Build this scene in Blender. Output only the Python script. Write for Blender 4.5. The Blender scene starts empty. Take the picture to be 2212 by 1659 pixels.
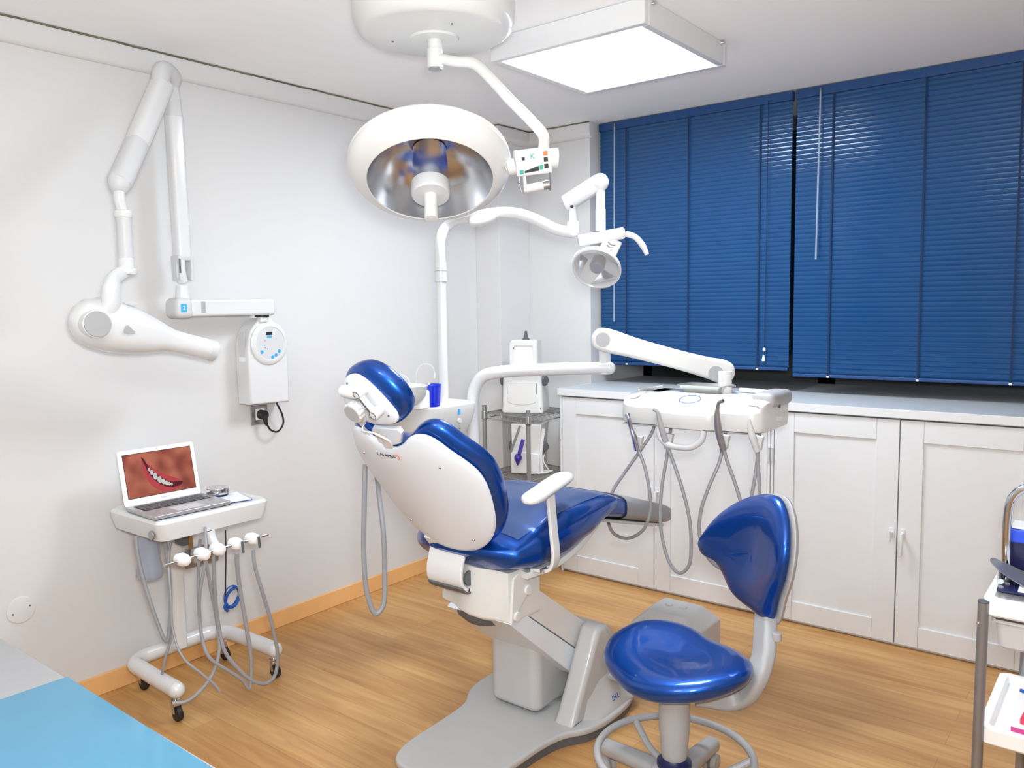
import bpy, bmesh, math, random
from mathutils import Vector as V, Matrix, Euler
random.seed(7)
PI = math.pi
D2R = math.radians
SC = bpy.context.scene
COL = SC.collection

# ------------------------------------------------------------------ camera
W_, H_, F_ = 2212.0, 1659.0, 1760.0
CAMH = 1.45
RIGHT = V((0.78596849, 0.61806968, -0.01560147))
UP = V((-0.04745899, 0.08547256, 0.99520957))
FWD = V((-0.61644235, 0.78146293, -0.0965117))
CAMC = V((0, 0, CAMH))
cam_d = bpy.data.cameras.new('camera')
cam = bpy.data.objects.new('camera', cam_d)
COL.objects.link(cam)
m = Matrix.Identity(4)
for i in range(3):
    m[i][0] = RIGHT[i]; m[i][1] = UP[i]; m[i][2] = -FWD[i]; m[i][3] = CAMC[i]
cam.matrix_world = m
cam_d.sensor_width = 36
cam_d.lens = 36 * F_ / W_
cam_d.clip_start = 0.02
SC.camera = cam

def PX(px, py, x=None, y=None, z=None, d=None):
    """world point seen at photo pixel on a stated real plane / distance"""
    r = RIGHT * ((px - W_ / 2) / F_) + UP * (-(py - H_ / 2) / F_) + FWD
    if d is not None: t = d
    elif x is not None: t = (x - CAMC.x) / r.x
    elif y is not None: t = (y - CAMC.y) / r.y
    else: t = (z - CAMC.z) / r.z
    return CAMC + r * t

# ------------------------------------------------------------------ world / exposure
SC.view_settings.view_transform = 'Standard'
SC.view_settings.look = 'None'
SC.view_settings.gamma = 1
SC.view_settings.exposure = 0.31
SC.view_settings.use_curve_mapping = False
wd = bpy.data.worlds.new('night'); SC.world = wd; wd.use_nodes = True
wd.node_tree.nodes['Background'].inputs[0].default_value = (0.02, 0.03, 0.05, 1)
wd.node_tree.nodes['Background'].inputs[1].default_value = 1.0
LAMP1 = 30.0      # emission of the ceiling panel above the chair
FLASH = 53.0      # watts
REAR_FILL = 20.0      # fill panel added behind the camera, out of view
try:
    SC.cycles.max_bounces = 10; SC.cycles.diffuse_bounces = 6
    SC.cycles.use_denoising = True
    SC.cycles.sample_clamp_indirect = 6
    SC.cycles.caustics_reflective = False; SC.cycles.caustics_refractive = False
except Exception:
    pass

# the photographer's small flash, just above the lens
fl = bpy.data.lights.new('camera_flash', 'AREA'); fl.shape = 'RECTANGLE'; fl.size = 0.22; fl.size_y = 0.14; fl.energy = FLASH; fl.color = (0.98, 1.0, 1.0)
flo = bpy.data.objects.new('camera_flash', fl); COL.objects.link(flo)
fm0 = cam.matrix_world.copy(); fm0.translation = CAMC + UP * 0.11 + RIGHT * 0.03 + FWD * 0.02
flo.matrix_world = fm0 @ Matrix.Rotation(D2R(12), 4, 'Y') @ Matrix.Rotation(D2R(30), 4, 'X')

# ------------------------------------------------------------------ materials
def lin(c):
    o = []
    for v in c[:3]:
        v = v / 255.0
        o.append(v / 12.92 if v <= 0.04045 else ((v + 0.055) / 1.055) ** 2.4)
    return (o[0], o[1], o[2], 1)

def mat(name, rgb, rough=0.4, metal=0.0, coat=0.0, vary=0.03, scale=14.0, alpha=1.0, trans=0.0,
        emit=None, estr=1.0, ior=1.45, bump=0.0, spec=0.5, coat_rough=0.06):
    m = bpy.data.materials.new(name); m.use_nodes = True
    nt = m.node_tree; b = nt.nodes['Principled BSDF']
    tc = nt.nodes.new('ShaderNodeTexCoord'); nz = nt.nodes.new('ShaderNodeTexNoise')
    nz.inputs['Scale'].default_value = scale; nz.inputs['Detail'].default_value = 3
    nt.links.new(tc.outputs['Object'], nz.inputs['Vector'])
    cr = nt.nodes.new('ShaderNodeValToRGB')
    c = lin(rgb)
    cr.color_ramp.elements[0].position = 0.3; cr.color_ramp.elements[1].position = 0.7
    cr.color_ramp.elements[0].color = tuple(v * (1 - vary) for v in c[:3]) + (1,)
    cr.color_ramp.elements[1].color = tuple(min(1, v * (1 + vary)) for v in c[:3]) + (1,)
    nt.links.new(nz.outputs['Fac'], cr.inputs['Fac'])
    nt.links.new(cr.outputs['Color'], b.inputs['Base Color'])
    b.inputs['Roughness'].default_value = rough
    b.inputs['Metallic'].default_value = metal
    b.inputs['IOR'].default_value = ior
    b.inputs['Coat Weight'].default_value = coat
    b.inputs['Coat Roughness'].default_value = coat_rough
    b.inputs['Transmission Weight'].default_value = trans
    b.inputs['Alpha'].default_value = alpha
    b.inputs['Specular IOR Level'].default_value = spec
    if bump:
        bp = nt.nodes.new('ShaderNodeBump'); bp.inputs['Strength'].default_value = bump
        bp.inputs['Distance'].default_value = 0.002
        nt.links.new(nz.outputs['Fac'], bp.inputs['Height']); nt.links.new(bp.outputs['Normal'], b.inputs['Normal'])
    if emit:
        b.inputs['Emission Color'].default_value = lin(emit)
        b.inputs['Emission Strength'].default_value = estr
    return m

def wood_floor():
    m = bpy.data.materials.new('oak_laminate'); m.use_nodes = True
    nt = m.node_tree; b = nt.nodes['Principled BSDF']; L = nt.links
    tc = nt.nodes.new('ShaderNodeTexCoord')
    br = nt.nodes.new('ShaderNodeTexBrick')
    br.offset = 0.37; br.inputs['Scale'].default_value = 1.0
    br.inputs['Brick Width'].default_value = 1.28; br.inputs['Row Height'].default_value = 0.095
    br.inputs['Mortar Size'].default_value = 0.0012; br.inputs['Mortar Smooth'].default_value = 0.3
    br.inputs['Color1'].default_value = (0.2, 0.2, 0.2, 1); br.inputs['Color2'].default_value = (0.8, 0.8, 0.8, 1)
    br.inputs['Mortar'].default_value = (0, 0, 0, 1)
    L.new(tc.outputs['Object'], br.inputs['Vector'])
    mp = nt.nodes.new('ShaderNodeMapping'); mp.inputs['Scale'].default_value = (1.3, 16, 1)
    L.new(tc.outputs['Object'], mp.inputs['Vector'])
    n1 = nt.nodes.new('ShaderNodeTexNoise'); n1.inputs['Scale'].default_value = 2.2; n1.inputs['Detail'].default_value = 6
    n1.inputs['Distortion'].default_value = 0.6
    L.new(mp.outputs['Vector'], n1.inputs['Vector'])
    mp2 = nt.nodes.new('ShaderNodeMapping'); mp2.inputs['Scale'].default_value = (1.1, 4.0, 1)
    L.new(tc.outputs['Object'], mp2.inputs['Vector'])
    n2 = nt.nodes.new('ShaderNodeTexNoise'); n2.inputs['Scale'].default_value = 1.8; n2.inputs['Detail'].default_value = 3
    L.new(mp2.outputs['Vector'], n2.inputs['Vector'])
    ramp = nt.nodes.new('ShaderNodeValToRGB')
    e = ramp.color_ramp.elements
    e[0].position = 0.32; e[0].color = lin((168, 118, 66))
    e[1].position = 0.68; e[1].color = lin((212, 168, 110))
    k = e.new(0.5); k.color = lin((190, 144, 90))
    mx = nt.nodes.new('ShaderNodeMath'); mx.operation = 'MULTIPLY_ADD'; mx.inputs[1].default_value = 0.16; 
    L.new(br.outputs['Color'], mx.inputs[0])
    ad = nt.nodes.new('ShaderNodeMath'); ad.operation = 'MULTIPLY_ADD'; ad.inputs[1].default_value = 0.45
    L.new(n1.outputs['Fac'], ad.inputs[0])
    s3 = nt.nodes.new('ShaderNodeMath'); s3.operation = 'MULTIPLY'; s3.inputs[1].default_value = 0.4
    L.new(n2.outputs['Fac'], s3.inputs[0]); L.new(s3.outputs[0], ad.inputs[2])
    L.new(ad.outputs[0], mx.inputs[2])
    L.new(mx.outputs[0], ramp.inputs['Fac'])
    mix = nt.nodes.new('ShaderNodeMixRGB'); mix.blend_type = 'MULTIPLY'
    mix.inputs['Color2'].default_value = (0.86, 0.80, 0.72, 1)
    L.new(br.outputs['Fac'], mix.inputs['Fac']); L.new(ramp.outputs['Color'], mix.inputs['Color1'])
    L.new(mix.outputs['Color'], b.inputs['Base Color'])
    b.inputs['Roughness'].default_value = 0.38; b.inputs['Specular IOR Level'].default_value = 0.4
    return m

def film(name, rgb, mixv, rough=0.35):
    """thin clear plastic: partly see-through, partly milky"""
    m = bpy.data.materials.new(name); m.use_nodes = True
    nt = m.node_tree; L = nt.links
    b = nt.nodes['Principled BSDF']; out = nt.nodes['Material Output']
    b.inputs['Roughness'].default_value = rough
    tc = nt.nodes.new('ShaderNodeTexCoord'); nz = nt.nodes.new('ShaderNodeTexNoise'); nz.inputs['Scale'].default_value = 9
    L.new(tc.outputs['Object'], nz.inputs['Vector'])
    cr = nt.nodes.new('ShaderNodeValToRGB'); c = lin(rgb)
    cr.color_ramp.elements[0].color = tuple(v * 0.93 for v in c[:3]) + (1,); cr.color_ramp.elements[1].color = c
    L.new(nz.outputs['Fac'], cr.inputs['Fac']); L.new(cr.outputs['Color'], b.inputs['Base Color'])
    tr = nt.nodes.new('ShaderNodeBsdfTransparent'); mx = nt.nodes.new('ShaderNodeMixShader')
    mx.inputs['Fac'].default_value = mixv
    L.new(tr.outputs[0], mx.inputs[1]); L.new(b.outputs[0], mx.inputs[2]); L.new(mx.outputs[0], out.inputs['Surface'])
    return m

M = {}
M['wall'] = mat('wall_paint', (212, 212, 212), 0.85, vary=0.006, scale=3, bump=0.05)
M['ceil'] = mat('ceiling_paint', (246, 247, 248), 0.9, vary=0.008, scale=2)
M['floor'] = wood_floor()
M['skirt'] = mat('beech_skirting', (232, 182, 122), 0.4, vary=0.05, scale=6)
M['lacq'] = mat('white_lacquer', (218, 220, 222), 0.33, vary=0.008)
M['lacqg'] = mat('white_gloss_plastic', (218, 219, 220), 0.22, coat=0.3, vary=0.006)
M['ivory'] = mat('warm_white_enamel', (216, 216, 214), 0.28, coat=0.25, vary=0.008)
M['gap'] = mat('shadow_gap', (60, 62, 70), 0.8)
M['ltgrey'] = mat('light_grey_plastic', (205, 206, 208), 0.45, vary=0.01)
M['midgrey'] = mat('mid_grey_plastic', (168, 168, 170), 0.42, vary=0.02)
M['basegrey'] = mat('grey_lacquered_metal', (186, 186, 186), 0.38, vary=0.015, coat=0.2)
M['dkgrey'] = mat('dark_grey_plastic', (92, 94, 98), 0.5, vary=0.03)
M['hose'] = mat('grey_silicone_hose', (150, 151, 156), 0.35, vary=0.02)
M['black'] = mat('black_rubber', (28, 29, 32), 0.45, vary=0.05)
M['dkmetal'] = mat('dark_steel', (150, 152, 156), 0.38, metal=0.7)
M['chrome'] = mat('chrome', (215, 216, 220), 0.12, metal=1.0, vary=0.01)
M['steel'] = mat('brushed_steel', (170, 170, 170), 0.32, metal=0.85, vary=0.02)
M['mirror'] = mat('lamp_reflector', (222, 226, 232), 0.2, metal=1.0, vary=0.02)
M['blue'] = mat('blue_lacquered_vinyl', (6, 72, 160), 0.33, metal=0.72, coat=0.7, vary=0.03, scale=5, spec=0.4, coat_rough=0.05)
M['backshell'] = mat('backrest_shell', (222, 228, 236), 0.32, vary=0.01, coat=0.2)
M['slat'] = mat('blue_blind_slat', (24, 72, 122), 0.13, vary=0.02, scale=4, spec=0.5)
M['rail_b'] = mat('blue_blind_rail', (30, 68, 120), 0.4)
M['cord'] = mat('navy_ladder_cord', (12, 30, 68), 0.7)
M['clear'] = mat('clear_acrylic', (180, 196, 215), 0.12, trans=0.0, alpha=0.55)
M['worktop'] = mat('grey_laminate_worktop', (196, 203, 208), 0.5, vary=0.015, scale=30, spec=0.3)
M['winframe'] = mat('dark_window_frame', (62, 64, 66), 0.5)
M['glass'] = mat('night_window_glass', (30, 38, 48), 0.05, spec=0.6)
M['emis'] = mat('lamp_diffuser', (255, 255, 255), 0.5, emit=(238, 246, 255), estr=LAMP1)
M['emis_fill'] = mat('fill_diffuser_rear', (255, 255, 255), 0.5, emit=(238, 246, 255), estr=REAR_FILL)  # glow of the added fill panel
M['cup'] = mat('translucent_blue_plastic', (28, 48, 205), 0.12, coat=0.6, vary=0.02)
M['bottle'] = film('cloudy_plastic_bottle', (176, 186, 205), 0.62, 0.25)
M['cover'] = film('milky_plastic_cover', (84, 108, 156), 0.5, 0.6)
M['covertoe'] = film('grey_plastic_toe_cover', (168, 170, 176), 0.8, 0.35)
M['lens'] = film('clear_lamp_shield', (226, 230, 234), 0.22, 0.12)
M['alu'] = mat('laptop_aluminium', (186, 187, 190), 0.35, metal=0.6, vary=0.01)
M['white'] = mat('matt_white', (245, 245, 245), 0.6, vary=0.004)
M['paper'] = mat('paper', (240, 243, 248), 0.8)
M['teal'] = mat('teal_key', (40, 160, 145), 0.4)
M['orange'] = mat('orange_key', (246, 120, 70), 0.4)
M['navy'] = mat('navy_plastic', (24, 26, 72), 0.35)
M['skyblue'] = mat('sky_blue_print', (60, 165, 225), 0.5)
M['blueband'] = mat('bright_blue_band', (60, 96, 235), 0.3)
M['cable'] = mat('blue_cable', (24, 80, 165), 0.45)
M['brass'] = mat('brass', (170, 130, 80), 0.35, metal=0.6)
M['violet'] = mat('violet_plastic', (62, 48, 150), 0.35)
M['magenta'] = mat('magenta_print', (205, 70, 140), 0.5)
M['red'] = mat('rose_red_print', (214, 66, 96), 0.5)
M['wire'] = mat('zinc_wire', (158, 160, 158), 0.35, metal=0.75)
M['desk'] = mat('grey_desk_top', (154, 154, 155), 0.6, vary=0.02, scale=60)
M['blueglass'] = mat('blue_glass_sheet', (74, 130, 158), 0.06, spec=0.55, vary=0.02, scale=2)
M['glassedge'] = mat('glass_edge', (70, 120, 150), 0.1)
M['tray'] = mat('stainless_tray', (205, 210, 208), 0.2, metal=0.7)
M['crack'] = mat('sealant_gap_shade', (110, 104, 84), 0.9, vary=0.4, scale=9)  # sealant strip, its dark tone stands for shade in the open joint
M['trolleyw'] = mat('trolley_white_plastic', (250, 250, 250), 0.4)

# ------------------------------------------------------------------ geometry kit
def frame(o, x, z):
    """matrix with origin o, local x and local z given"""
    z = V(z).normalized(); x = V(x); x = (x - z * x.dot(z)).normalized(); y = z.cross(x)
    m = Matrix.Identity(4)
    for i in range(3):
        m[i][0] = x[i]; m[i][1] = y[i]; m[i][2] = z[i]; m[i][3] = o[i]
    return m

def spline(pts, n=8, closed=False):
    P = [V(p) if len(p) == 3 else V((p[0], p[1], 0)) for p in pts]
    out = []; N = len(P)
    rng = range(N) if closed else range(N - 1)
    for i in rng:
        if closed: a, b, c, d = P[(i - 1) % N], P[i], P[(i + 1) % N], P[(i + 2) % N]
        else:
            b, c = P[i], P[i + 1]
            a = P[i - 1] if i else b + (b - c); d = P[i + 2] if i + 2 < N else c + (c - b)
        # centripetal
        t0 = 0; t1 = t0 + max((b - a).length, 1e-6) ** .5; t2 = t1 + max((c - b).length, 1e-6) ** .5; t3 = t2 + max((d - c).length, 1e-6) ** .5
        for k in range(n):
            t = t1 + (t2 - t1) * k / n
            A1 = a * ((t1 - t) / (t1 - t0)) + b * ((t - t0) / (t1 - t0))
            A2 = b * ((t2 - t) / (t2 - t1)) + c * ((t - t1) / (t2 - t1))
            A3 = c * ((t3 - t) / (t3 - t2)) + d * ((t - t2) / (t3 - t2))
            B1 = A1 * ((t2 - t) / (t2 - t0)) + A2 * ((t - t0) / (t2 - t0))
            B2 = A2 * ((t3 - t) / (t3 - t1)) + A3 * ((t - t1) / (t3 - t1))
            out.append(B1 * ((t2 - t) / (t2 - t1)) + B2 * ((t - t1) / (t2 - t1)))
    if not closed: out.append(P[-1])
    return out

class G:
    def __init__(s): s.bm = bmesh.new()
    def _add(s, verts, faces, mt=None):
        vs = [s.bm.verts.new(mt @ V(v) if mt else V(v)) for v in verts]
        for f in faces:
            try: s.bm.faces.new([vs[i] for i in f])
            except ValueError: pass
        return s
    def box(s, c, size, bev=0.0, seg=2, mt=None):
        b = bmesh.new(); bmesh.ops.create_cube(b, size=1)
        for v in b.verts: v.co = V((v.co.x * size[0], v.co.y * size[1], v.co.z * size[2]))
        if bev: bmesh.ops.bevel(b, geom=list(b.edges), offset=min(bev, min(size) * .49), segments=seg, affect='EDGES', profile=.5)
        b.verts.ensure_lookup_table(); b.verts.index_update()
        vs = [(v.co + V(c)) if mt is None else mt @ (v.co + V(c)) for v in b.verts]
        fs = [[v.index for v in f.verts] for f in b.faces]; b.free()
        return s._add(vs, fs)
    def bb(s, lo, hi, bev=0.0, seg=2, mt=None):
        lo = V(lo); hi = V(hi)
        return s.box((lo + hi) / 2, [abs(hi[i] - lo[i]) for i in range(3)], bev, seg, mt)
    def loft(s, rings, cap=True, closed=True, mt=None):
        n = len(rings[0]); vs = [p for r in rings for p in r]; fs = []
        for i in range(len(rings) - 1):
            for j in range(n if closed else n - 1):
                k = (j + 1) % n
                fs.append((i * n + j, i * n + k, (i + 1) * n + k, (i + 1) * n + j))
        if cap:
            fs.append(tuple(range(n))[::-1]); b = (len(rings) - 1) * n; fs.append(tuple(range(b, b + n)))
        return s._add(vs, fs, mt)
    def lathe(s, prof, o=(0, 0, 0), ax=(0, 0, 1), seg=40, cap=True, mt=None):
        z = V(ax).normalized(); x = V((1, 0, 0)) if abs(z.x) < .9 else V((0, 1, 0))
        fm = frame(V(o), x, z); fm = (mt @ fm) if mt else fm
        rings = [[fm @ V((r * math.cos(2 * PI * k / seg), r * math.sin(2 * PI * k / seg), h)) for k in range(seg)] for r, h in prof]
        return s.loft(rings, cap)
    def cyl(s, a, b, r, r2=None, seg=24, bev=0.0):
        a = V(a); b = V(b); L = (b - a).length; r2 = r if r2 is None else r2
        if bev: pr = [(max(r - bev, 1e-4), 0), (r - bev * .3, bev * .3), (r, bev), (r2, L - bev), (r2 - bev * .3, L - bev * .3), (max(r2 - bev, 1e-4), L)]
        else: pr = [(r, 0), (r2, L)]
        return s.lathe(pr, a, b - a, seg)
    def tube(s, pts, r, seg=12, n=8, smooth=True, cap=True, sx=1.0, up=None):
        P = spline(pts, n) if smooth and len(pts) > 2 else [V(p) for p in pts]
        N = len(P); R = r if isinstance(r, (list, tuple)) else [r]
        def rad(i):
            t = i / (N - 1) * (len(R) - 1); k = min(int(t), len(R) - 2) if len(R) > 1 else 0
            return R[0] if len(R) == 1 else R[k] + (R[k + 1] - R[k]) * (t - k)
        rings = []; x = None
        for i, p in enumerate(P):
            t = (P[min(i + 1, N - 1)] - P[max(i - 1, 0)]).normalized()
            if x is None:
                x = V(up) if up else (V((0, 0, 1)) if abs(t.z) < .9 else V((1, 0, 0)))
            x = (x - t * x.dot(t)).normalized(); y = t.cross(x); q = rad(i)
            rings.append([p + x * (math.cos(2 * PI * k / seg) * q) + y * (math.sin(2 * PI * k / seg) * q * sx) for k in range(seg)])
        return s.loft(rings, cap)
    def bar(s, pts, w, h, up=(0, 0, 1), bev=0.0, smooth=False, n=6, wf=None):
        """rectangular-section sweep; w across, h along up; rounded corners"""
        P = spline(pts, n) if smooth else [V(p) for p in pts]
        N = len(P); rings = []
        c = min(w, h) * .5 * min(bev, 1)
        for i, p in enumerate(P):
            t = (P[min(i + 1, N - 1)] - P[max(i - 1, 0)]).normalized()
            u = V(up); u = (u - t * u.dot(t)).normalized(); x = t.cross(u)
            ww = w * (wf(i / (N - 1)) if wf else 1)
            sec = []
            for (sx_, sy_, a0) in ((1, 1, 0), (-1, 1, 90), (-1, -1, 180), (1, -1, 270)):
                if c > 0:
                    for k in range(4):
                        a = D2R(a0 + 30 * k)
                        sec.append((sx_ * (ww / 2 - c) + c * math.cos(a), sy_ * (h / 2 - c) + c * math.sin(a)))
                else: sec.append((sx_ * ww / 2, sy_ * h / 2))
            rings.append([p + x * a + u * b for a, b in sec])
        return s.loft(rings)
    def prism(s, outline, mt, depth, bev=0.0, seg=3):
        """outline in local xy of mt, extruded along local +z, rounded rims"""
        O = [V((p[0], p[1])) for p in outline]; n = len(O)
        A = sum(O[i].x * O[(i + 1) % n].y - O[(i + 1) % n].x * O[i].y for i in range(n))
        if A < 0: O.reverse()
        nr = []
        for i in range(n):
            a, b, c = O[i - 1], O[i], O[(i + 1) % n]
            d1 = (b - a).normalized() if (b - a).length > 1e-9 else V((1, 0)); d2 = (c - b).normalized() if (c - b).length > 1e-9 else d1
            t = (d1 + d2); t = t.normalized() if t.length > 1e-6 else d1
            nr.append(V((-t.y, t.x)))
        rings = []
        if bev:
            st = [(bev * (1 - math.sin(D2R(90 * k / seg))), bev * (1 - math.cos(D2R(90 * k / seg)))) for k in range(seg + 1)]
            for ins, hh in st: rings.append((ins, hh))
            for ins, hh in reversed(st): rings.append((ins, depth - hh))
            # start from rim: st[0] = (bev, 0)
        else: rings = [(0, 0), (0, depth)]
        R = [[(O[i].x + nr[i].x * ins, O[i].y + nr[i].y * ins, z) for i in range(n)] for ins, z in rings]
        return s.loft(R, mt=mt)
    def pad(s, outline, mt, tf, tb, cen=None, bend=None, sq=4.0, dish=0.0, rings=14, closed_pts=None, sv=2.0):
        """cushion: outline in local xy, thickness tf towards +z, tb towards -z"""
        O = [V((p[0], p[1])) for p in outline]; n = len(O)
        c = V(cen) if cen else sum(O, V((0, 0))) / n
        rr = []
        for k in range(rings + 1):
            a = -PI / 2 + PI * k / rings
            sc = max(abs(math.cos(a)), 0) ** (2 / sq); h = math.copysign(abs(math.sin(a)) ** (2 / sv), math.sin(a))
            sc = max(sc, 0.02)
            ring = []
            for p in O:
                q = c + (p - c) * sc
                z = h * (tf if h > 0 else tb)
                if h > 0 and dish: z -= dish * (1 - sc) ** 1.0 * h
                if bend: z += bend(q.x, q.y)
                ring.append((q.x, q.y, z))
            rr.append(ring)
        # extra inner rings so wide faces stay smooth
        full = []
        for f in (0.02, .12, .25, .4, .55, .7): full.append((f, -1))
        rows = []
        s0 = (abs(math.cos(-PI / 2 + PI / rings))) ** (2 / sq)
        def inner(f, sg):
            ring = []
            for p in O:
                q = c + (p - c) * f; z = sg * (tf if sg > 0 else tb)
                if sg > 0 and dish: z -= dish * (1 - f)
                if bend: z += bend(q.x, q.y)
                ring.append((q.x, q.y, z))
            return ring
        inn = [f for f in (0.02, .15, .3, .45, .6, .75, .85) if f < s0 * .96]
        rows = [inner(f, -1) for f in inn] + rr[1:-1] + [inner(f, 1) for f in reversed(inn)]
        return s.loft(rows, mt=mt)
    def ball(s, c, r, seg=20, mt=None):
        r = (r, r, r) if not isinstance(r, (tuple, list)) else r
        rings = []
        K = seg // 2
        for k in range(K + 1):
            a = -PI / 2 + PI * k / K; cr = max(math.cos(a), .01)
            rings.append([V((c[0] + r[0] * cr * math.cos(2 * PI * j / seg), c[1] + r[1] * cr * math.sin(2 * PI * j / seg), c[2] + r[2] * math.sin(a))) for j in range(seg)])
        return s.loft(rings, mt=mt)

def root_of(o):
    while o.parent: o = o.parent
    return o

def obj(name, g, material, parent=None, smooth=35, label=None):
    me = bpy.data.meshes.new(name)
    bmesh.ops.recalc_face_normals(g.bm, faces=g.bm.faces)
    if parent:
        inv = root_of(parent).matrix_basis.inverted()
        g.bm.transform(inv)
    g.bm.to_mesh(me); g.bm.free()
    if smooth:
        for p in me.polygons: p.use_smooth = True
        me.set_sharp_from_angle(angle=D2R(smooth))
    me.materials.append(M[material] if isinstance(material, str) else material)
    o = bpy.data.objects.new(name, me); COL.objects.link(o)
    if parent: o.parent = parent
    if label: o['label'] = label
    if smooth and len(me.polygons) < 12000:
        wn = o.modifiers.new('normals', 'WEIGHTED_NORMAL'); wn.keep_sharp = True; wn.weight = 60
    return o

def thing(name, label, cat, loc=(0, 0, 0), group=None):
    o = bpy.data.objects.new(name, None); COL.objects.link(o)
    o.empty_display_size = 0.05
    o.matrix_basis = Matrix.Translation(V(loc))
    o['label'] = label; o['category'] = cat
    if group: o['group'] = group
    return o

def tag(o, label, cat, group=None):
    o['label'] = label; o['category'] = cat
    if group: o['group'] = group
    return o

def struct(name, g, material, smooth=35):
    o = obj(name, g, material, None, smooth); o['kind'] = 'structure'; return o

def text(name, body, size, mt, material, parent, depth=0.0004, align='CENTER'):
    cu = bpy.data.curves.new(name, 'FONT'); cu.body = body; cu.size = size; cu.extrude = depth
    cu.align_x = align; cu.align_y = 'CENTER'; cu.resolution_u = 3
    t = bpy.data.objects.new(name + '_curve', cu); COL.objects.link(t)
    dg = bpy.context.evaluated_depsgraph_get()
    me = bpy.data.meshes.new_from_object(t.evaluated_get(dg))
    bpy.data.objects.remove(t); bpy.data.curves.remove(cu)
    g = G(); g.bm.from_mesh(me); bpy.data.meshes.remove(me); g.bm.transform(mt)
    return obj(name, g, material, parent, 0)

def rrect(w, h, r, n=5, cx=0, cy=0):
    o = []
    for sx, sy, a0 in ((1, 1, 0), (-1, 1, 90), (-1, -1, 180), (1, -1, 270)):
        for k in range(n + 1):
            a = D2R(a0 + 90 * k / n)
            o.append((cx + sx * (w / 2 - r) + r * math.cos(a), cy + sy * (h / 2 - r) + r * math.sin(a)))
    return o
def ellipse(a, b, n=40, cx=0, cy=0): return [(cx + a * math.cos(2 * PI * k / n), cy + b * math.sin(2 * PI * k / n)) for k in range(n)]

#PARTS
# ================================================================== the room
XL, YB, ZC = -3.09, 3.88, 2.44
XR, YN = 1.7, -1.6
struct('floor', G().bb((XL - .1, YN - .1, -.05), (XR + .1, YB + .9, 0)), 'floor')
struct('ceiling', G().bb((XL - .1, YN - .1, ZC), (XR + .1, YB + .9, ZC + .08)), 'ceil')
struct('wall_left', G().bb((XL - .1, YN - .1, 0), (XL, YB + .75, ZC)), 'wall')
struct('wall_right', G().bb((XR, YN - .1, 0), (XR + .1, YB + .75, ZC)), 'wall')
struct('wall_near', G().bb((XL, YN - .1, 0), (XR, YN, ZC)), 'wall')
g = G()
g.bb((XL, YB, 0), (-2.49, YB + .75, ZC))                         # pier left of the window
struct('wall_back', g, 'wall')
g = G()
g.bb((-2.49, YB + .02, 0), (XR, YB + .75, .964))                 # wall below the window
struct('wall_window', g, 'wall')
struct('wall_column', G().bb((XL, 3.60, 0), (-2.915, YB, ZC), .004), 'wall')
# window in the opening, behind the blinds
g = G()
for x0, x1 in ((-2.49, -2.43), (-1.42, -1.33), (-.3, -.2), (.9, 1.0), (XR - .06, XR)): g.bb((x0, 4.48, .985), (x1, 4.54, ZC))
g.bb((-2.49, 4.48, .955), (XR, 4.54, 1.08)); g.bb((-2.49, 4.48, 2.36), (XR, 4.54, ZC))
w = struct('window_1', g, 'winframe')
for x0, x1 in ((-2.43, -1.42), (-1.33, -.3), (-.2, .9), (1.0, XR - .06)):
    obj('pane', G().bb((x0, 4.505, 1.08), (x1, 4.51, 2.36)), 'glass', w)
struct('dark_backing', G().bb((-2.6, 4.60, .9), (XR, 4.64, 2.5)), 'winframe')  # dark panel added behind the panes, its colour stands for the night outside
# cornice strip with a cracked joint along the ceiling
def cornice(path):
    P = [V(p) for p in path]; rings = []
    prof = [(0, 0), (0, -.083), (.012, -.083), (.026, -.074), (.034, -.055), (.036, -.008), (.03, -.008), (.03, 0)]
    for i, p in enumerate(P):
        if i == 0: t = (P[1] - p).normalized(); nn = V((t.y, -t.x, 0)); k = 1
        elif i == len(P) - 1: t = (p - P[-2]).normalized(); nn = V((t.y, -t.x, 0)); k = 1
        else:
            t1 = (p - P[i - 1]).normalized(); t2 = (P[i + 1] - p).normalized()
            n1 = V((t1.y, -t1.x, 0)); n2 = V((t2.y, -t2.x, 0)); nn = (n1 + n2).normalized(); k = 1 / max(nn.dot(n1), .3)
        rings.append([p + nn * (a * k) + V((0, 0, b)) for a, b in prof])
    return rings
path = [(XL, YN, ZC), (XL, 3.60, ZC), (-2.915, 3.60, ZC), (-2.915, YB, ZC), (-2.47, YB, ZC)]
struct('trim_1', G().loft(cornice(path)), 'wall', 50)
pp = []
for a, b in zip(path[:-1], path[1:]):
    a = V(a); b = V(b); n = max(2, int((b - a).length / .05))
    for k in range(n):
        q = a.lerp(b, k / n); pp.append(q)
pp.append(V(path[-1]))
off = []
for i, q in enumerate(pp):
    x = q.x + (.036 if q.x < -3.08 else 0) + (.036 if (abs(q.x + 2.915) < .01 and q.y > 3.60) else 0)
    y = q.y - (.036 if q.y >= YB - .001 or abs(q.y - 3.6) < .001 else 0)
    if q.x < -3.08: y = min(q.y, 3.564)
    if abs(q.x + 2.915) < .01: x = -2.879
    off.append(V((x, y, ZC - .004 + .0022 * math.sin(i * 1.7) * math.sin(i * .37))))
struct('trim_2', G().tube(off, [.0032] , seg=6, smooth=False), 'crack')
# skirting on the left wall and the short back wall
g = G()
g.bb((XL, .70, 0), (XL + .014, 3.60, .078), .004)
struct('baseboard_left', g, 'skirt')
struct('baseboard_back', G().bb((-2.90, YB - .014, 0), (-2.50, YB, .078), .004), 'skirt')
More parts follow.
